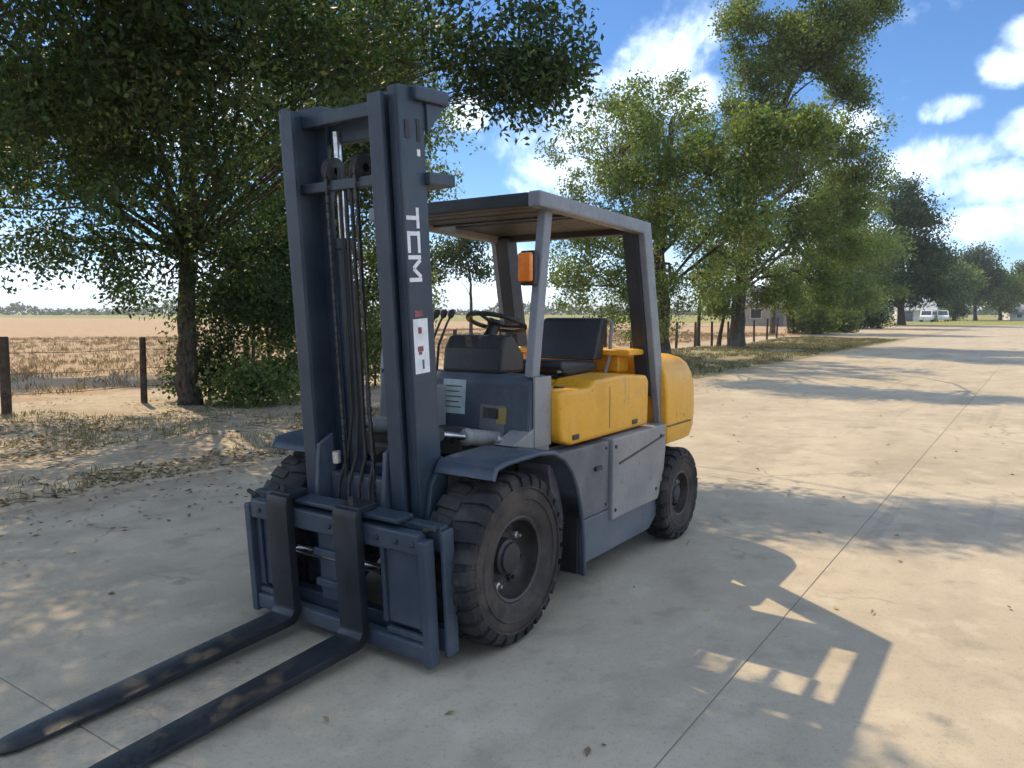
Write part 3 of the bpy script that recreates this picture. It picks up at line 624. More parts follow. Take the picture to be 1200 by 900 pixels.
    glyph('letter', [((.0, 0), (.0, 1)), ((.012, .95), (.052, .35)), ((.052, .35), (.092, .95)), ((.104, 0), (.104, 1))], 1.492)
    m = MB(MT); m.box(-.010, .092, .4108, .4122, .945, 1.205); dc = m.build('capacity_decal', 'decal_white', T)
    for (u0, u1, w0, w1, mt) in ((.035, .060, 1.135, 1.165, 'decal_red'), (.03, .07, 1.05, 1.075, 'decal_red'), (.04, .065, 1.035, 1.049, 'decal_red'), (.028, .042, .965, 1.01, 'decal_grey')):
        m = MB(MT); m.box(u0, u1, .4124, .4132, w0, w1); m.build('decal_mark', mt, dc)
    m = MB(MT); m.box(.02, .075, .4108, .4118, 1.215, 1.245); m.build('decal_mark', 'decal_red', T)

    # ---- carriage with side shifter
    def cb(name, mat, *b2, bevel=.006, parent=T):
        m = MB(MT); m.box(*b2); return m.build(name, mat, parent, bevel=bevel)
    cb('carriage_upper_bar', 'mast_paint', .205, .262, -.66, .66, .165, .285, bevel=.008)
    cb('carriage_lower_bar', 'mast_paint', .205, .262, -.66, .66, -.315, -.205, bevel=.008)
    for s in (1, -1):
        e = lambda a, b2: (min(s * a, s * b2), max(s * a, s * b2))
        cb('carriage_end_plate', 'body_blue', .195, .275, *e(.662, .682), -.33, .268)
        cb('shifter_end_plate', 'body_blue', .285, .352, *e(.596, .640), -.365, .235, bevel=.008)
        cb('shifter_panel', 'body_blue', .292, .300, *e(.32, .594), -.215, .16, bevel=.003)
        cb('shifter_rib', 'body_blue', .302, .318, *e(.555, .590), -.215, .16, bevel=.004)
        cb('shifter_rib', 'body_blue', .302, .318, *e(.325, .350), -.215, .16, bevel=.004)
        cb('shifter_lug', 'body_blue', .302, .325, *e(.35, .59), -.260, -.232, bevel=.004)
    for v0 in (-.52, -.42, .02, .34, .46, .56):
        m = MB(MT); m.tube([(.343, v0, .212), (.352, v0, .212), (.356, v0, .212)], [.013, .013, .008], 8); m.build('bolt', 'dark_metal', T)
    cb('shifter_top_bar', 'body_blue', .285, .345, -.594, .594, .162, .262, bevel=.010)
    cb('shifter_top_flange', 'mast_paint', .225, .335, -.45, .47, .290, .312, bevel=.006)
    cb('shifter_bottom_bar', 'body_blue', .285, .345, -.594, .594, -.345, -.265, bevel=.010)
    cb('shifter_middle_plate', 'body_blue', .290, .300, -.12, .12, -.20, .16, bevel=.003)
    cb('shifter_middle_rib', 'body_blue', .302, .322, -.135, .07, .03, .07, bevel=.005)
    cb('shifter_middle_rib', 'body_blue', .302, .322, -.135, .07, -.13, -.09, bevel=.005)
    m = MB(MT); m.tube([(.278, -.30, .02), (.278, .30, .02)], .026, 12); m.build('shift_cylinder', 'chrome_rod', T, smooth=True)
    for s in (1, -1):
        m = MB(MT); m.tube([(.272, s * .585, .235), (.30, s * .60, .275), (.30, s * .66, .29)], .012, 8); m.build('shift_hose', 'hose_rubber', T, smooth=True)
    # ---- forks
    for name, vc in (('fork', .190), ('fork', -.300)):
        hw = .078; th = .046; u0 = .360; wt = -.285; r = .07; n = 7
        outer = [(u0, .335), (u0, wt - th + r)]; inner = [(u0 + th, .325), (u0 + th, wt + .035)]
        sec = [(Vector((u0, .335)), Vector((u0 + th * .8, .335)), hw), (Vector((u0, .30)), Vector((u0 + th, .29)), hw), (Vector((u0, 0)), Vector((u0 + th, 0)), hw), (Vector((u0, wt - th + r)), Vector((u0 + th, wt + .045)), hw)]
        for i in range(1, n):
            t = math.pi / 2 * i / n
            sec.append((Vector((u0 + r - r * math.cos(t), wt - th + r - r * math.sin(t))), Vector((u0 + th + .035 - .035 * math.cos(t), wt + .045 - .045 * math.sin(t))), hw))
        for uu, tt, ww in ((u0 + .11, th, hw), (.75, th * .86, hw), (1.10, th * .68, hw), (1.40, th * .50, hw), (1.60, th * .36, hw * .97), (1.69, th * .30, hw * .86), (1.735, th * .27, hw * .66), (1.757, th * .24, hw * .35)):
            sec.append((Vector((uu, wt - tt)), Vector((uu, wt)), ww))
        vs = []; fs = []
        for a, b2, ww in sec: vs += [(a.x, vc - ww, a.y), (a.x, vc + ww, a.y), (b2.x, vc + ww, b2.y), (b2.x, vc - ww, b2.y)]
        for i in range(len(sec) - 1):
            for e in range(4): fs.append((i * 4 + e, i * 4 + (e + 1) % 4, i * 4 + 4 + (e + 1) % 4, i * 4 + 4 + e))
        k = (len(sec) - 1) * 4; fs += [(3, 2, 1, 0), (k, k + 1, k + 2, k + 3)]
        m = MB(MT); m.add(vs, fs); fk = m.build('fork', 'fork_steel', T, bevel=.005, smooth=True)
        m = MB(MT); m.box(u0 - .11, u0 + .01, vc - .07, vc + .07, .313, .345); m.build('fork_hook', 'fork_steel', fk, bevel=.006)
        m = MB(MT); m.tube([(u0 - .01, vc, .34), (u0 - .01, vc, .385)], .014, 10); m.build('fork_lock_pin', 'dark_metal', fk, smooth=True)
    return T
def MTi(p): return p
FORKLIFT = build_forklift()

# ------------------------------------------------------------------ vegetation
def PW(px, py, depth):               # a point seen at that pixel of the photograph, that far ahead
    d = pix_dir(px, py); k = depth / d.y
    return np.array([d.x * k, depth, CAM_H + d.z * k])
def leaf_mesh(name, P, A, B, Nn, Ln, Wd, tint, mat, parent):
    n = len(P)
    v = np.empty((n, 4, 3), np.float32)
    v[:, 0] = P; mid = P + A * (Ln * .48)[:, None] + Nn * (Ln * .06)[:, None]
    v[:, 1] = mid + B * (Wd * .5)[:, None]; v[:, 3] = mid - B * (Wd * .5)[:, None]; v[:, 2] = P + A * Ln[:, None] - Nn * (Ln * .08)[:, None]
    f = (np.arange(n, dtype=np.int32) * 4)[:, None, None] + np.array([[0, 1, 2], [0, 2, 3]], np.int32)[None]
    me = bpy.data.meshes.new(name)
    me.vertices.add(n * 4); me.vertices.foreach_set('co', v.ravel())
    me.loops.add(n * 6); me.loops.foreach_set('vertex_index', f.ravel())
    me.polygons.add(n * 2); me.polygons.foreach_set('loop_start', np.arange(n * 2, dtype=np.int32) * 3)
    me.polygons.foreach_set('loop_total', np.full(n * 2, 3, np.int32))
    me.update(calc_edges=True)
    at = me.color_attributes.new('tint', 'FLOAT_COLOR', 'POINT')
    c = np.ones((n, 4, 4), np.float32); c[:, :, :3] = tint[:, None, :]
    at.data.foreach_set('color', c.ravel())
    return link(name, me, mat, parent)
def rand_unit(rs, n):
    v = rs.normal(size=(n, 3)); return v / np.linalg.norm(v, axis=1, keepdims=True)
def leaf_frames(rs, n, droop, flat):
    A = rand_unit(rs, n); A[:, 2] -= droop; A /= np.linalg.norm(A, axis=1, keepdims=True)
    N0 = rand_unit(rs, n); N0[:, 2] += flat; N0 -= A * (N0 * A).sum(1, keepdims=True); N0 /= np.linalg.norm(N0, axis=1, keepdims=True)
    return A, np.cross(N0, A), N0
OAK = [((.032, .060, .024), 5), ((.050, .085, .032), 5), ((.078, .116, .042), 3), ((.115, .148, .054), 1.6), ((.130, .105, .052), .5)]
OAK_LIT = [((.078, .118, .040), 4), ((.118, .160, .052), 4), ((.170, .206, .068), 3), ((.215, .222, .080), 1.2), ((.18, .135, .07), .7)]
OAK_GREEN = [((.082, .124, .044), 4), ((.128, .175, .058), 5), ((.185, .225, .076), 3), ((.235, .252, .098), 1.3), ((.20, .16, .08), .3)]
WEEPY = [((.105, .152, .048), 3), ((.158, .208, .066), 4), ((.212, .242, .082), 2)]
DARK = [((.040, .070, .038), 4), ((.064, .100, .048), 4), ((.100, .130, .060), 2)]
def bez(a, b, c, t): return a * (1 - t) ** 2 + b * 2 * t * (1 - t) + c * t * t
def make_tree(name, label, cat, trunk, r0, lobes, per, leaf, spread, palette, seed, group=None, droop=.35, flat=.5, limb_r=.24, twig=True, sides=10, dens=1.0, limb_from=.3, keep=None):
    rs = np.random.RandomState(seed)
    trunk = [np.array(p, float) for p in trunk]; base = trunk[0].copy()
    root = empty(name, tuple(base)); tag(root, label, cat, group)
    loc = lambda p: tuple(np.asarray(p) - base)
    # trunk resampled as a smooth, slightly crooked taper
    tp = []
    k = len(trunk) - 1
    for i in range(k * 5 + 1):
        s = i / 5; a = min(int(s), k - 1); t = s - a
        p0 = trunk[max(a - 1, 0)]; p1 = trunk[a]; p2 = trunk[a + 1]; p3 = trunk[min(a + 2, k)]
        tp.append(.5 * (2 * p1 + (p2 - p0) * t + (2 * p0 - 5 * p1 + 4 * p2 - p3) * t * t + (3 * p1 - p0 - 3 * p2 + p3) * t ** 3))
    tp = np.array(tp); n = len(tp); tp[1:] += rs.normal(size=(n - 1, 3)) * r0 * .10
    rad = [r0 * (1.0 - .72 * i / (n - 1)) * (1 + .38 * math.exp(-i / n * 16)) for i in range(n)]
    tp[0, 2] -= .12
    m = MB(); m.tube([loc(p) for p in tp], rad, sides)
    C = []; tone = []
    for ctr, rr, nc in lobes:
        ctr = np.array(ctr, float); rr = np.array(rr, float) if hasattr(rr, '__len__') else np.array([rr, rr, rr * .8])
        # the limb to this lobe
        hd = np.linalg.norm(tp[:, :2] - ctr[None, :2], axis=1); want = ctr[2] - .75 * hd
        lo = int(n * limb_from)
        j = lo + int(np.argmin(np.abs(tp[lo:, 2] - want[lo:]))); a = tp[j]
        mid = (a + ctr) / 2; mid[2] += .18 * np.linalg.norm(ctr - a) * (.3 + rs.rand()) ; mid[:2] += rs.normal(size=2) * .12 * np.linalg.norm(ctr - a)
        tt = np.linspace(0, 1, 8); lp = np.array([bez(a, mid, ctr, t) for t in tt]); lp[1:] += rs.normal(size=(7, 3)) * .05 * np.linalg.norm(rr)
        lr0 = max(.02, min(rad[j] * .62, limb_r * r0 * (.6 + .25 * rr.mean())))
        m.tube([loc(p) for p in lp], [lr0 * (1 - .80 * t) for t in tt], 6)
        nc = int(nc * dens)
        d = rand_unit(rs, nc); q = rs.rand(nc) ** (1 / 2.3)
        pts = ctr + d * rr * q[:, None]
        pts += np.clip(rs.normal(size=pts.shape), -1.5, 1.5) * .12 * rr
        for p in pts:
            if keep is not None and not keep(p, rs): continue
            if twig:
                i2 = 2 + int(np.argmin(np.linalg.norm(lp[2:] - p, axis=1))); i2 = max(2, i2 - 1)
                s0 = lp[i2]; md = (s0 + p) / 2 + rs.normal(size=3) * .10 * np.linalg.norm(p - s0); md[2] += .05
                r1 = max(.006, lr0 * .22)
                m.tube([loc(s0), loc(md), loc(p)], [r1, r1 * .65, .004], 4, cap=False)
            C.append(p); tone.append(rs.rand())
    m.build('trunk', 'bark', root, smooth=True)
    C = np.array(C); tone = np.array(tone); nc = len(C)
    cnt = np.maximum(8, (per * (.6 + .8 * rs.rand(nc))).astype(int)); idx = np.repeat(np.arange(nc), cnt); nl = len(idx)
    sz = spread * (.65 + .7 * rs.rand(nc))
    off = np.clip(rs.normal(size=(nl, 3)), -1.7, 1.7) * np.array([.55, .55, .40]) * sz[idx][:, None]
    P = C[idx] + off - base
    A, B, Nn = leaf_frames(rs, nl, droop, flat)
    w = np.array([x[1] for x in palette]); w = w / w.sum(); cumw = np.cumsum(w); cols = np.array([x[0] for x in palette])
    pick = np.searchsorted(cumw, np.clip(.60 * tone[idx] + .40 * rs.rand(nl), 0, .999)); pick = np.minimum(pick, len(cols) - 1)
    tint = cols[pick] * (.8 + .4 * rs.rand(nl, 1)) * (1 + .08 * rs.normal(size=(nl, 3)))
    tint = np.clip(tint, .004, 1)
    L = leaf[0] * (.7 + .6 * rs.rand(nl)); W = leaf[1] * (.7 + .6 * rs.rand(nl))
    leaf_mesh('crown', P, A, B, Nn, L, W, tint, 'leaf', root)
    return root
def lob(*a):                         # (px, py, depth, radius, clumps) -> lobe
    return [(PW(px, py, d), r, n) for px, py, d, r, n in a]
def G(x, y, dz=0.0):                 # ground point under world x, y
    q = np.array([x, y]) - ORG; return np.array([x, y, float(ground_z(q @ FWD, q @ LEFT)) + dz])

def sun_side(p, rs):                 # the crown is thin over the truck: hardly any spray there
    sx, sy = p[0] + .435 * p[2], p[1] - .68 * p[2]
    if sx > (.30 + (3.9 - sy) * .75 if sy < 3.9 else .05) and sy < 5.55 and p[1] < 16: return rs.rand() < .02
    if sx > -.25 and 3.6 < sy < 5.2 and p[1] < 16: return rs.rand() < .45
    if 7.4 < sy < 12 and sx < -1: return rs.rand() < .34
    if sy < 7.4 and sx < -.3: return rs.rand() < .93
    return True
# the spreading oak at the fence, whose crown shades the forks
def w(x, y, z, r, n): return (np.array([x, y, z]), r, n)
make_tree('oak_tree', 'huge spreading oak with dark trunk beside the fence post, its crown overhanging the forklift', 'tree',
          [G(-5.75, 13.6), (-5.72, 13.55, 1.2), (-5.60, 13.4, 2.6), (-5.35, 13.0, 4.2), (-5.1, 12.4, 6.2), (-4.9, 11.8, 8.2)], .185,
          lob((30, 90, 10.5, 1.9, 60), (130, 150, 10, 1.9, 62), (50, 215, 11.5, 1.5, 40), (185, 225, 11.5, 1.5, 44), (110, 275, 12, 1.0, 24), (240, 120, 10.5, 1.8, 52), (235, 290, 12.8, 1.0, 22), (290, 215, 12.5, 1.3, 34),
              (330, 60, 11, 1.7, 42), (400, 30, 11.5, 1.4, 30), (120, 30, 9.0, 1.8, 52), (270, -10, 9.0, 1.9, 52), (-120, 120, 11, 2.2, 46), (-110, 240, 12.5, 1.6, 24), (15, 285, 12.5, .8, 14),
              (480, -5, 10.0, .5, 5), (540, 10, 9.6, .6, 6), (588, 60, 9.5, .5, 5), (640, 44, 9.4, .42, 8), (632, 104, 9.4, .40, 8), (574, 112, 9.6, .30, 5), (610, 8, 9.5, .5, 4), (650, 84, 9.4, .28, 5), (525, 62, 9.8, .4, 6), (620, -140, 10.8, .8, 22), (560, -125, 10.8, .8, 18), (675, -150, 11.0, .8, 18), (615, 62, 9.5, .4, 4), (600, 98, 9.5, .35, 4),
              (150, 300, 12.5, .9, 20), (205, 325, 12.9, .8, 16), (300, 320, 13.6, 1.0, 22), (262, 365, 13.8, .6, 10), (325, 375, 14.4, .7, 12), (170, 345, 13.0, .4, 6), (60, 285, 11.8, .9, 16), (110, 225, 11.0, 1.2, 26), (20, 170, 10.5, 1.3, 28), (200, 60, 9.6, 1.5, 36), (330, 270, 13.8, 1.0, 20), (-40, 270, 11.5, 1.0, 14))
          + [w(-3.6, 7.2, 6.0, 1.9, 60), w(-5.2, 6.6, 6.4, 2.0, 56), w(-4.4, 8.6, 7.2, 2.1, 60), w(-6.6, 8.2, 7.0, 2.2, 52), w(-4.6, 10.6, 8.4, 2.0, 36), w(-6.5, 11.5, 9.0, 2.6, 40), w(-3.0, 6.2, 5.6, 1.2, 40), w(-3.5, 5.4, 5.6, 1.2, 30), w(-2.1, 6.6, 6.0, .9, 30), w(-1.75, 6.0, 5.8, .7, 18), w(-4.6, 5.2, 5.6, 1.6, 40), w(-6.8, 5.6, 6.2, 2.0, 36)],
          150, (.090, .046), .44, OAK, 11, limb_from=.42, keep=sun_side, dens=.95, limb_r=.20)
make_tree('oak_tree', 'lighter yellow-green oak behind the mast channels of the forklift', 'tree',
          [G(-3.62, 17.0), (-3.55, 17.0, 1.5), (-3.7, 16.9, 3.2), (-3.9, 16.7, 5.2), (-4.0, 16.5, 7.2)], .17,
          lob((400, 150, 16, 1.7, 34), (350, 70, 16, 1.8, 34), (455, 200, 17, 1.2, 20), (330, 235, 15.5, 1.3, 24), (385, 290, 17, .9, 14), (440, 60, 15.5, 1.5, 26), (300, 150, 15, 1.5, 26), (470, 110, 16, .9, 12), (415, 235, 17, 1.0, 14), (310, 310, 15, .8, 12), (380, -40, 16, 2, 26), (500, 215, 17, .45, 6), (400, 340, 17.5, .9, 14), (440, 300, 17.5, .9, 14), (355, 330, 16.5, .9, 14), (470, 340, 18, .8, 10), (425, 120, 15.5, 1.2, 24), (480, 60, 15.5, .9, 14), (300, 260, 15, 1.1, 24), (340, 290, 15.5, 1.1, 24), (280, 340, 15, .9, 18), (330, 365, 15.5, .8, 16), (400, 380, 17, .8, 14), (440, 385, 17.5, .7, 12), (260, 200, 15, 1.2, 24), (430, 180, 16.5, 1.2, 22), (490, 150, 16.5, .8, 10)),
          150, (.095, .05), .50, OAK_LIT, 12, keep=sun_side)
for i, (px, py, d, hh, lean, lab) in enumerate(((296, 462, 14.5, 3.0, .3, 'thin leaning sapling in the brush right of the big dark trunk'), (318, 460, 15.2, 3.4, -.25, 'slender upright sapling close to the left edge of the mast'), (336, 458, 16.0, 2.6, .5, 'short sapling half hidden behind the left mast channel'),
                                              (424, 455, 17.5, 3.6, .5, 'bent sapling seen between the two mast channels'))):
    b0 = PW(px, py, d); b0 = G(b0[0], b0[1])
    make_tree('sapling', lab, 'sapling', [b0, b0 + [lean * .15, 0, hh * .35], b0 + [lean * .5, 0, hh * .7], b0 + [lean, 0, hh]], .045,
              [(b0 + [lean * .7, 0, hh * .8], (.6, .6, .5), 9), (b0 + [lean * .2 + .25, -.1, hh * .55], (.45, .45, .35), 5), (b0 + [lean * .4 - .3, .1, hh * .62], (.4, .4, .3), 4)], 70, (.10, .05), .34, OAK_LIT, 40 + i, group='saplings in the fence-line brush', sides=6)
def make_bush(name, label, base, rx, ry, rz, nc, per, leaf, palette, seed, group=None, spread=.30):
    return make_tree(name, label, 'bush', [base, base + [0, 0, rz * .35], base + [.02, 0, rz * .7]], .03, [(base + [0, 0, rz * .62], (rx, ry, rz * .55), nc), (base + [rx * .4, .1, rz * .4], (rx * .7, ry * .6, rz * .4), nc // 2), (base + [-rx * .45, -.1, rz * .35], (rx * .6, ry * .6, rz * .35), nc // 2)], per, leaf, spread, palette, seed, group=group, sides=5, limb_from=0.0)
for i, (px, py, d, rx, rz, pal, lab) in enumerate(((246, 466, 14.0, .55, 1.5, OAK, 'dark leafy bush hugging the foot of the big oak trunk'), (300, 470, 13.6, .60, .8, WEEPY, 'low bright green bush at the edge of the brush'), (338, 466, 14.6, .55, 1.1, OAK_GREEN, 'green bush showing behind the left mast channel'),
                                                    (440, 450, 17.5, .9, 1.5, OAK_GREEN, 'bush seen low between the mast channels'))):
    b0 = PW(px, py, d); make_bush('bush', lab, G(b0[0], b0[1]), rx, rx, rz, 26, 60, (.085, .05), pal, 60 + i, 'bushes in the fence-line brush')
make_tree('oak_tree', 'oak at the far left behind the big oak, mostly outside the picture', 'tree',
          [G(-18.5, 22.0), (-18.4, 22, 2), (-18.0, 22, 4.5), (-17.6, 21.8, 7)], .30,
          [w(-15.5, 22, 7, 2.4, 40), w(-13.0, 23.5, 7.5, 2.0, 34), w(-18, 20.5, 8, 2.6, 40), w(-17, 24, 8.5, 2.6, 40), w(-14.5, 20.5, 6.2, 1.8, 26), w(-11.5, 22.0, 6.6, 1.4, 20)], 150, (.16, .085), .7, OAK, 13)
# trees along the fence, going away to the right
make_tree('oak_tree', 'rounded oak behind the cab, left of the tall leaning tree', 'tree',
          [G(5.58, 28.7), (5.6, 28.7, 2.0), (5.4, 28.4, 4.2), (5.5, 28.0, 6.6), (5.6, 27.5, 8.4)], .30,
          lob((715, 185, 26, 2.0, 46), (775, 135, 26, 1.6, 34), (835, 160, 27, 1.6, 34), (700, 255, 25, 1.8, 40), (770, 230, 26, 2.2, 52), (705, 335, 25, 1.4, 30), (830, 255, 27.5, 1.9, 40), (676, 290, 24, 1.1, 20), (740, 365, 26, 1.0, 18), (795, 330, 27.5, 1.4, 26), (655, 340, 24, .8, 10), (740, 290, 25, 1.6, 32), (765, 385, 27.5, .9, 14), (850, 320, 28, 1.2, 18), (790, 175, 20, 1.5, 46), (850, 205, 19, 1.4, 40), (735, 160, 21, 1.4, 36), (905, 165, 18.5, 1.2, 34), (770, 270, 20.5, 1.1, 30), (880, 260, 18.5, .9, 24), (940, 150, 18.4, .7, 20)),
          165, (.108, .060), .44, OAK_GREEN, 21, dens=.62)
make_tree('tall_tree', 'tallest tree, leaning right, its crown leaving the top of the picture', 'tree',
          [G(10.34, 35.5), PW(866, 350, 35.5), PW(874, 280, 35.3), PW(888, 205, 35), PW(918, 120, 35), PW(962, 30, 35)], .34,
          lob((885, 205, 35, 1.9, 34), (858, 290, 35, 1.7, 32), (940, 270, 36, 2.0, 40), (918, 140, 35, 1.5, 26), (892, 70, 35, 1.6, 28), (948, 30, 35, 1.8, 34), (1000, 10, 35, 1.5, 26), (1042, -4, 35, .9, 13), (985, 90, 36, 1.0, 14), (968, 170, 36, 1.2, 20), (990, 240, 37, 1.6, 28), (870, 20, 35, 1.3, 20), (915, 345, 36, 1.2, 18), (840, 350, 35, 1.0, 14), (960, 330, 37, 1.4, 20), (925, 210, 35, 1.2, 16), (955, -50, 35, 2.2, 34), (862, 130, 35, .8, 10), (1000, 170, 37, 1.6, 22), (1010, 215, 38, 1.5, 20), (1005, 110, 36, 1.0, 12), (900, 130, 35, 1.6, 24), (975, 60, 35, 1.4, 20), (985, 290, 38, 1.6, 24), (935, 60, 35, 1.4, 22)),
          150, (.16, .085), .60, OAK_GREEN, 22, limb_from=.25, dens=1.08)
make_tree('roadside_tree', 'yellow-green drooping tree right of the tallest tree', 'tree',
          [G(22.6, 62.0), PW(925, 355, 62), PW(938, 320, 61), PW(955, 270, 60)], .36,
          lob((960, 255, 60, 2.6, 36), (1000, 285, 60, 2.6, 36), (930, 320, 61, 2.0, 26), (985, 335, 60, 2.3, 34), (1010, 345, 60, 1.5, 20), (955, 352, 60, 1.4, 16), (975, 210, 61, 1.8, 20)),
          120, (.26, .11), .95, WEEPY, 23, droop=.9, dens=1.0)
make_tree('roadside_tree', 'mid-green tree between the drooping tree and the dark bushy tree', 'tree',
          [G(34.6, 80.0), PW(990, 355, 80), PW(995, 310, 80), PW(1000, 260, 80)], .36,
          lob((1000, 250, 80, 3.0, 34), (1025, 290, 80, 3.0, 34), (985, 310, 80, 3, 34), (1020, 335, 80, 2.6, 26), (1000, 350, 79, 1.8, 16)),
          120, (.32, .16), 1.15, OAK_GREEN, 24, dens=.8)
make_tree('dark_tree', 'dense dark evergreen standing beyond the fence at the end of the row', 'tree',
          [G(48.5, 96.0), PW(1056, 340, 96), PW(1058, 290, 96), PW(1060, 235, 96)], .42,
          lob((1052, 240, 96, 2.6, 24), (1072, 255, 96, 3.0, 30), (1040, 285, 96, 3.6, 36), (1078, 300, 96, 3.6, 36), (1058, 330, 96, 4.2, 42), (1094, 335, 96, 2.8, 24), (1030, 335, 95, 3.2, 28), (1064, 222, 96, 1.5, 10), (1100, 305, 96, 1.6, 12)),
          130, (.40, .20), 1.5, DARK, 25)
for i, (px, top, d, wd, pal, lab) in enumerate(((1118, 300, 150, 22, OAK_GREEN, 'far hazy tree just right of the dark evergreen'), (1143, 286, 158, 24, DARK, 'far tree with the highest crown behind the lawn'), (1172, 316, 165, 20, OAK_GREEN, 'far low tree left of the pale roofed barn'), (1203, 306, 172, 22, DARK, 'far tree cut by the right edge of the picture'), (1250, 300, 170, 30, OAK_GREEN, 'far tree just beyond the right edge of the picture'))):
    g0 = PW(px, 376, d); base = G(g0[0], g0[1]); h = 366 - top
    make_tree('far_tree', lab, 'tree', [base, PW(px, 350, d), PW(px + 2, 366 - h * .5, d), PW(px + 3, 366 - h * .85, d)], .35,
              lob((px, 366 - h * .80, d, wd * .10, 14), (px - wd * .5, 366 - h * .52, d, wd * .115, 18), (px + wd * .5, 366 - h * .55, d, wd * .12, 18), (px, 366 - h * .3, d, wd * .15, 22), (px + wd * .2, 366 - h * .66, d + 2, wd * .10, 12)), 130, (.55, .30), 2.0, pal, 80 + i, group='far trees behind the lawn', sides=6)
make_tree('field_tree', 'small thin tree in the field seen through the cab, left of the steering wheel', 'tree',
          [G(*PW(552, 388, 44)[:2]), PW(552, 350, 44), PW(551, 325, 44), PW(546, 300, 44)], .11,
          lob((520, 300, 44, 1.1, 14), (545, 285, 44, 1.1, 14), (508, 315, 44, .9, 10), (560, 310, 44, .8, 8)), 110, (.22, .11), .8, OAK, 33, sides=6)
for i, (px, py, d, hh, lean, lab) in enumerate(((818, 400, 36, 3.5, .1, 'thin sapling left of the leaning sapling by the tall tree'), (842, 402, 36.5, 4.2, 1.2, 'sapling leaning against the tall tree trunk'), (905, 391, 60, 5.5, .2, 'dark slim tree trunk in front of the slate roofed house'))):
    b0 = PW(px, py, d); b0 = G(b0[0], b0[1])
    make_tree('sapling', lab, 'sapling', [b0, b0 + [lean * .2, 0, hh * .35], b0 + [lean * .6, 0, hh * .7], b0 + [lean, 0, hh]], .10 if i < 2 else .22,
              [(b0 + [lean * .8, 0, hh * .9], (.8, .8, .5), 10), (b0 + [lean * .3 + .4, -.1, hh * .7], (.5, .5, .35), 5)], 80, (.17, .09), .5, OAK_GREEN, 140 + i, group='saplings under the roadside trees', sides=6)
for i, (px, py, d, rx, rz, pal, lab) in enumerate(((950, 392, 62, 1.6, 1.9, WEEPY, 'pale green bush under the drooping tree'), (985, 390, 66, 1.5, 2.3, OAK_GREEN, 'darker bush right of the pale green bush'), (1020, 386, 78, 1.8, 2.6, DARK, 'dark bush at the end of the fence row'), (1122, 372, 150, 1.6, 4.0, DARK, 'small dark round bush on the far lawn'))):
    b0 = PW(px, py, d); make_bush('bush', lab, G(b0[0], b0[1]), rx, rx, rz, 26, 60, (.28, .14), pal, 160 + i, 'bushes by the far roadside', spread=.8)

# wood on the horizon: one mass
def far_wood():
    rs = np.random.RandomState(3); n = 18000
    px = rs.uniform(-900, 1900, n); d = rs.uniform(430, 560, n)
    k = (d / F_PX)
    X = (px - 600) * k; h = 4.2 + 3 * value_noise(px * .02, px * 0 + 3, 4) * 2 + 3 * value_noise(px * .09, px * 0 + 9, 5) * 2
    Z = rs.rand(n) ** .8 * np.maximum(h, 2.0)
    P = np.stack([X, d, Z], 1); A, B, Nn = leaf_frames(rs, n, .1, .3)
    tint = np.array([[.045, .065, .035]]) * (.7 + .7 * rs.rand(n, 1))
    o = leaf_mesh('far_wood', P, A, B, Nn, np.full(n, 2.4), np.full(n, 1.7), tint, 'leaf', None)
    tag(o, 'low dark wood along the horizon beyond the dry field', 'wood', kind='stuff')
far_wood()

# ------------------------------------------------------------------ fence
def wire_fence():
    F = empty('wire_fence', V(-4.4, -10.3, 0), YARD_ANGLE); tag(F, 'wire fence with dark wooden posts along the dry field', 'fence')
    xs = [-2.26 - 2.18 * i for i in range(-1, 20)]
    rs = random.Random(4); base = np.array([-4.4, -10.3]); tops = []
    for x in xs:
        y = -10.26 + rs.uniform(-.04, .04); z = float(ground_z(x, y)); lean = (rs.uniform(-.03, .03), rs.uniform(-.03, .03)); h = 1.17 + rs.uniform(-.04, .05); r = .072 if abs(x + 2.26) < .1 else .056
        m = MB(); a, b2 = x - base[0], y - base[1]
        m.tube([(a, b2, z - .25), (a, b2, z), (a + lean[0] * .5, b2 + lean[1] * .5, z + h * .5), (a + lean[0], b2 + lean[1], z + h - .02), (a + lean[0], b2 + lean[1], z + h)], [r, r * 1.03, r * .98, r * .95, r * .8], 9)
        m.build('post', 'post_wood', F, smooth=True); tops.append((a, b2, z))
    for hgt in (.30, .62, .95):
        m = MB(); path = []
        for i, (a, b2, z) in enumerate(tops):
            path.append((a, b2 + .06, z + hgt))
            if i < len(tops) - 1: q = tops[i + 1]; path.append(((a + q[0]) / 2, (b2 + q[1]) / 2 + .06, (z + q[2]) / 2 + hgt - .02))
        m.tube(path, .005, 5); m.build('wire', 'fence_wire', F)
wire_fence()

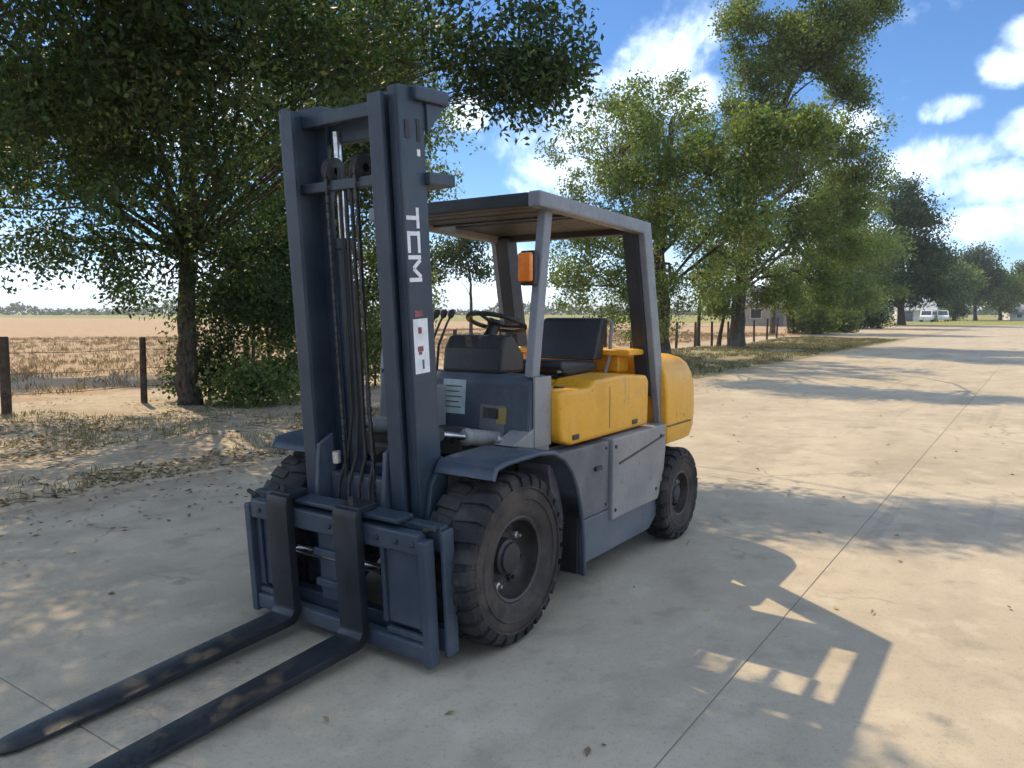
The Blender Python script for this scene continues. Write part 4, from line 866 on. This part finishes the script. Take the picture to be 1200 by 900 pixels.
# ------------------------------------------------------------------ grass, leaf litter
def scatter():
    rs = np.random.RandomState(9)
    def on_ground(x, y):
        q = ORG[None] + x[:, None] * FWD + y[:, None] * LEFT
        return np.stack([q[:, 0], q[:, 1], ground_z(x, y)], 1)
    # dry grass tufts in the field
    def grass(name, label, xr, yr, tufts, blades, hgt, cols, wid, thr=None, seed=1):
        r2 = np.random.RandomState(seed)
        tx = r2.uniform(*xr, tufts); ty = r2.uniform(*yr, tufts)
        if thr is not None: k = value_noise(tx * .5, ty * .5, seed) > thr; tx = tx[k]; ty = ty[k]
        i = np.repeat(np.arange(len(tx)), blades); n = len(i)
        x = tx[i] + r2.normal(size=n) * .07; y = ty[i] + r2.normal(size=n) * .07
        P = on_ground(x, y)
        A = r2.normal(size=(n, 3)) * .45; A[:, 2] = 1; A /= np.linalg.norm(A, axis=1, keepdims=True)
        N0 = rand_unit(r2, n); N0 -= A * (N0 * A).sum(1, keepdims=True); N0 /= np.linalg.norm(N0, axis=1, keepdims=True)
        c = np.array(cols)[r2.randint(len(cols), size=n)] * (.75 + .5 * r2.rand(n, 1))
        o = leaf_mesh(name, P, A, np.cross(N0, A), N0, hgt * (.5 + r2.rand(n)), np.full(n, wid), c, 'dry_blade', None); tag(o, label, 'grass', kind='stuff')
    grass('dry_grass', 'dry golden grass covering the field behind the fence', (-60, 8), (-48, -12.5), 12000, 8, .15, [(.33, .24, .15), (.40, .30, .19), (.26, .185, .11)], .010, seed=5)
    grass('verge_grass', 'sparse yellow-green grass tufts on the verge by the concrete', (-14, 5), (-9.8, -4.35), 2600, 8, .07, [(.22, .20, .08), (.30, .24, .11), (.14, .15, .05)], .006, thr=.05, seed=6)
    grass('shade_grass', 'dark green grass under the oaks beside the road', (-48, -13), (-9.8, -4.3), 6500, 7, .09, [(.11, .115, .05), (.17, .155, .075), (.28, .23, .13)], .010, thr=-.3, seed=7)
    # fallen leaves
    def litter(name, label, x, y, seed, size=.07, z=None):
        r2 = np.random.RandomState(seed); n = len(x); P = on_ground(x, y)
        if z is not None: P[:, 2] = z
        P[:, 2] += .006 + .008 * r2.rand(n)
        A = r2.normal(size=(n, 3)); A[:, 2] *= .22; A /= np.linalg.norm(A, axis=1, keepdims=True)
        N0 = r2.normal(size=(n, 3)) * .3; N0[:, 2] = 1; N0 -= A * (N0 * A).sum(1, keepdims=True); N0 /= np.linalg.norm(N0, axis=1, keepdims=True)
        cols = np.array([(.26, .18, .10), (.34, .25, .15), (.19, .13, .08), (.40, .31, .19), (.14, .10, .06)])
        c = cols[r2.randint(5, size=n)] * (.75 + .5 * r2.rand(n, 1))
        o = leaf_mesh(name, P, A, np.cross(N0, A), N0, size * (.6 + .8 * r2.rand(n)), size * .5 * (.7 + .6 * r2.rand(n)), c, 'dry_blade', None); tag(o, label, 'leaves', kind='stuff')
    n = 26000; x = rs.uniform(-16, 5, n); y = EDGE - .02 - np.abs(rs.normal(size=n)) * 3.0; kp = value_noise(x * .9 + 5, y * .9, 12) + .35 * value_noise(x * 3, y * 3, 13) > .02; kp |= (y > EDGE - .35) & (rs.rand(n) < .6); x = x[kp]; y = y[kp]
    litter('leaf_litter', 'brown fallen leaves strewn over the bare verge under the oak', x, y, 1)
    n = 900; x = rs.uniform(-14, 4, n); y = EDGE + .03 + np.abs(rs.normal(size=n)) * .9 + .0
    x2 = rs.uniform(-12, 4, 160); y2 = rs.uniform(-4, 6, 160)
    litter('fallen_leaves', 'scattered fallen leaves lying on the concrete near its edge', np.concatenate([x, x2]), np.concatenate([y, y2]), 2, .055, z=0.0)
    # acorn-sized gravel and twigs on the verge
    m = MB(); r3 = random.Random(8)
    for i in range(420):
        x = r3.uniform(-12, 4); y = EDGE - abs(r3.gauss(0, 2.2)) - .05; z = float(ground_z(x, y)) + .006; a = r3.uniform(0, 6.28); L = r3.uniform(.06, .35)
        p = V(x, y, z); m.tube([p, (p[0] + math.cos(a) * L * .5, p[1] + math.sin(a) * L * .5, z + .012), (p[0] + math.cos(a + .3) * L, p[1] + math.sin(a + .3) * L, z)], [.005, .004, .002], 4, cap=False)
    tag(m.build('twigs', 'post_wood'), 'thin broken twigs lying on the verge under the oak', 'twigs', kind='stuff')
scatter()

# ------------------------------------------------------------------ buildings and vans at the far end
def house(name, label, px, py, d, wdt, dep, hw, hr, wall, roof, rz, wins, cat='house'):
    p = PW(px, py, d); o = empty(name, (p[0], p[1], 0), rz); tag(o, label, cat)
    m = MB(); m.box(-wdt / 2, wdt / 2, -dep / 2, dep / 2, -.2, hw); wl = m.build('wall', wall, o)
    m = MB(); m.prism([(-wdt / 2 - .01, hw - .02), (wdt / 2 + .01, hw - .02), (0, hw + hr - .05)], -dep / 2 + .1, dep / 2 - .1) if False else None
    m = MB(); e = .45
    prof = [(-dep / 2 - e, hw - .12), (0, hw + hr), (dep / 2 + e, hw - .12), (dep / 2 + e, hw + .03), (0, hw + hr + .16), (-dep / 2 - e, hw + .03)]
    vs = [(-wdt / 2 - e, y, z) for y, z in prof] + [(wdt / 2 + e, y, z) for y, z in prof]; n = 6
    m.add(vs, [(0, 1, 4, 5), (1, 2, 3, 4), (6, 11, 10, 7), (7, 10, 9, 8)] + [(i, i + n, (i + 1) % n + n, (i + 1) % n) for i in range(n)]); m.build('roof', roof, o)
    m = MB(); m.add([(-wdt / 2 + .01, -dep / 2, hw), (-wdt / 2 + .01, dep / 2, hw), (-wdt / 2 + .01, 0, hw + hr), (wdt / 2 - .01, -dep / 2, hw), (wdt / 2 - .01, dep / 2, hw), (wdt / 2 - .01, 0, hw + hr)], [(0, 2, 1), (3, 4, 5)]); m.build('gable', wall, o)
    for kind, x, z0, ww, hh in wins:
        m = MB(); m.box(x - ww / 2, x + ww / 2, -dep / 2 - .05, -dep / 2 + .02, z0, z0 + hh); fr = m.build(kind, 'wall_white' if kind == 'window' else 'roof_slate', o)
        m = MB()
        if kind == 'window': m.box(x - ww / 2 + .08, x + ww / 2 - .08, -dep / 2 - .06, -dep / 2 - .045, z0 + .08, z0 + hh - .08); m.build('pane', 'glass_dark', fr)
        else: m.box(x + ww / 2 - .16, x + ww / 2 - .08, -dep / 2 - .10, -dep / 2 - .051, z0 + hh * .45, z0 + hh * .5); m.build('handle', 'dark_metal', fr)
    return o
house('house', 'beige house with slate blue roof behind the tall tree trunks', 918, 381, 92, 10.0, 7, 2.5, 2.1, 'wall_beige', 'roof_slate', -.35, [('window', -3, .9, 1.3, 1.2), ('door', -.5, .05, 1.0, 2.1), ('window', 2.6, .9, 1.5, 1.2)])
house('shed', 'white shed with pale metal roof at the end of the fence row', 1070, 377, 140, 6.0, 5, 2.0, 1.5, 'wall_white', 'roof_metal', -.35, [('door', -1.2, .05, 1.6, 1.8), ('window', 1.6, .8, 1.1, .9)], 'shed')
house('barn', 'pale metal roofed barn at the right edge beyond the lawn', 1206, 373, 168, 9.5, 8, 1.5, 2.6, 'wall_white', 'roof_metal', -.3, [('door', 0, .05, 2.4, 1.3), ('window', 3, .5, 1.0, .8), ('window', -3, .5, 1.0, .8)], 'barn')
def van(label, px, py, d, rz):
    p = PW(px, py, d); o = empty('parked_van', (p[0], p[1], 0), rz); tag(o, label, 'van', 'white vans parked at the far end')
    m = MB(); m.prism([(-2.4, .35), (2.45, .35), (2.5, .95), (1.75, 1.15), (1.15, 1.95), (-2.3, 2.0), (-2.45, 1.8)], -.9, .9); m.build('body', 'van_white', o, bevel=.08, smooth=True)
    for s in (-1, 1):
        for x0, x1 in ((-2.1, -1.0), (-.85, .2), (.35, 1.3)):
            m = MB(); y0, y1 = sorted((s * .895, s * .912)); m.prism([(x0, 1.25), (x1, 1.25), (min(x1, 1.05), 1.78), (x0, 1.78)], y0, y1); m.build('side_window', 'glass_dark', o)
        for x in (-1.5, 1.55):
            m = MB(); m.lathe([(.001, .12), (.16, .12), (.18, .10), (.33, .10), (.34, .06), (.34, -.10), (.001, -.1)], (x, s * .82, .34), n=20, sgn=s); m.build('wheel', 'tread_rubber', o, smooth=True)
    m = MB(); m.add([(1.76, -.75, 1.2), (1.76, .75, 1.2), (1.22, .7, 1.88), (1.22, -.7, 1.88), (1.72, -.75, 1.16), (1.72, .75, 1.16)], [(0, 1, 2, 3), (0, 4, 5, 1)]); m.build('windscreen', 'glass_dark', o)
van('white van parked beside the white shed', 1086, 377.5, 132, -2.15); van('white van parked furthest right, by the far lawn', 1103, 377, 138, -1.95)

# ------------------------------------------------------------------ the air
def haze():
    mt, nt = nmat('haze'); b = NB(nt)
    v = b.n('ShaderNodeVolumePrincipled'); b.set(v, 'Color', (.80, .88, 1.0, 1)); b.set(v, 'Density', HAZE); b.set(v, 'Anisotropy', .25)
    o = b.n('ShaderNodeOutputMaterial'); nt.links.new(v.outputs[0], o.inputs['Volume'])
    m = MB(); m.box(-3600, 3600, -3600, 3600, -1.6, 27); h = m.build('haze', 'haze'); tag(h, kind='stuff')
HAZE = 0.0004
haze()
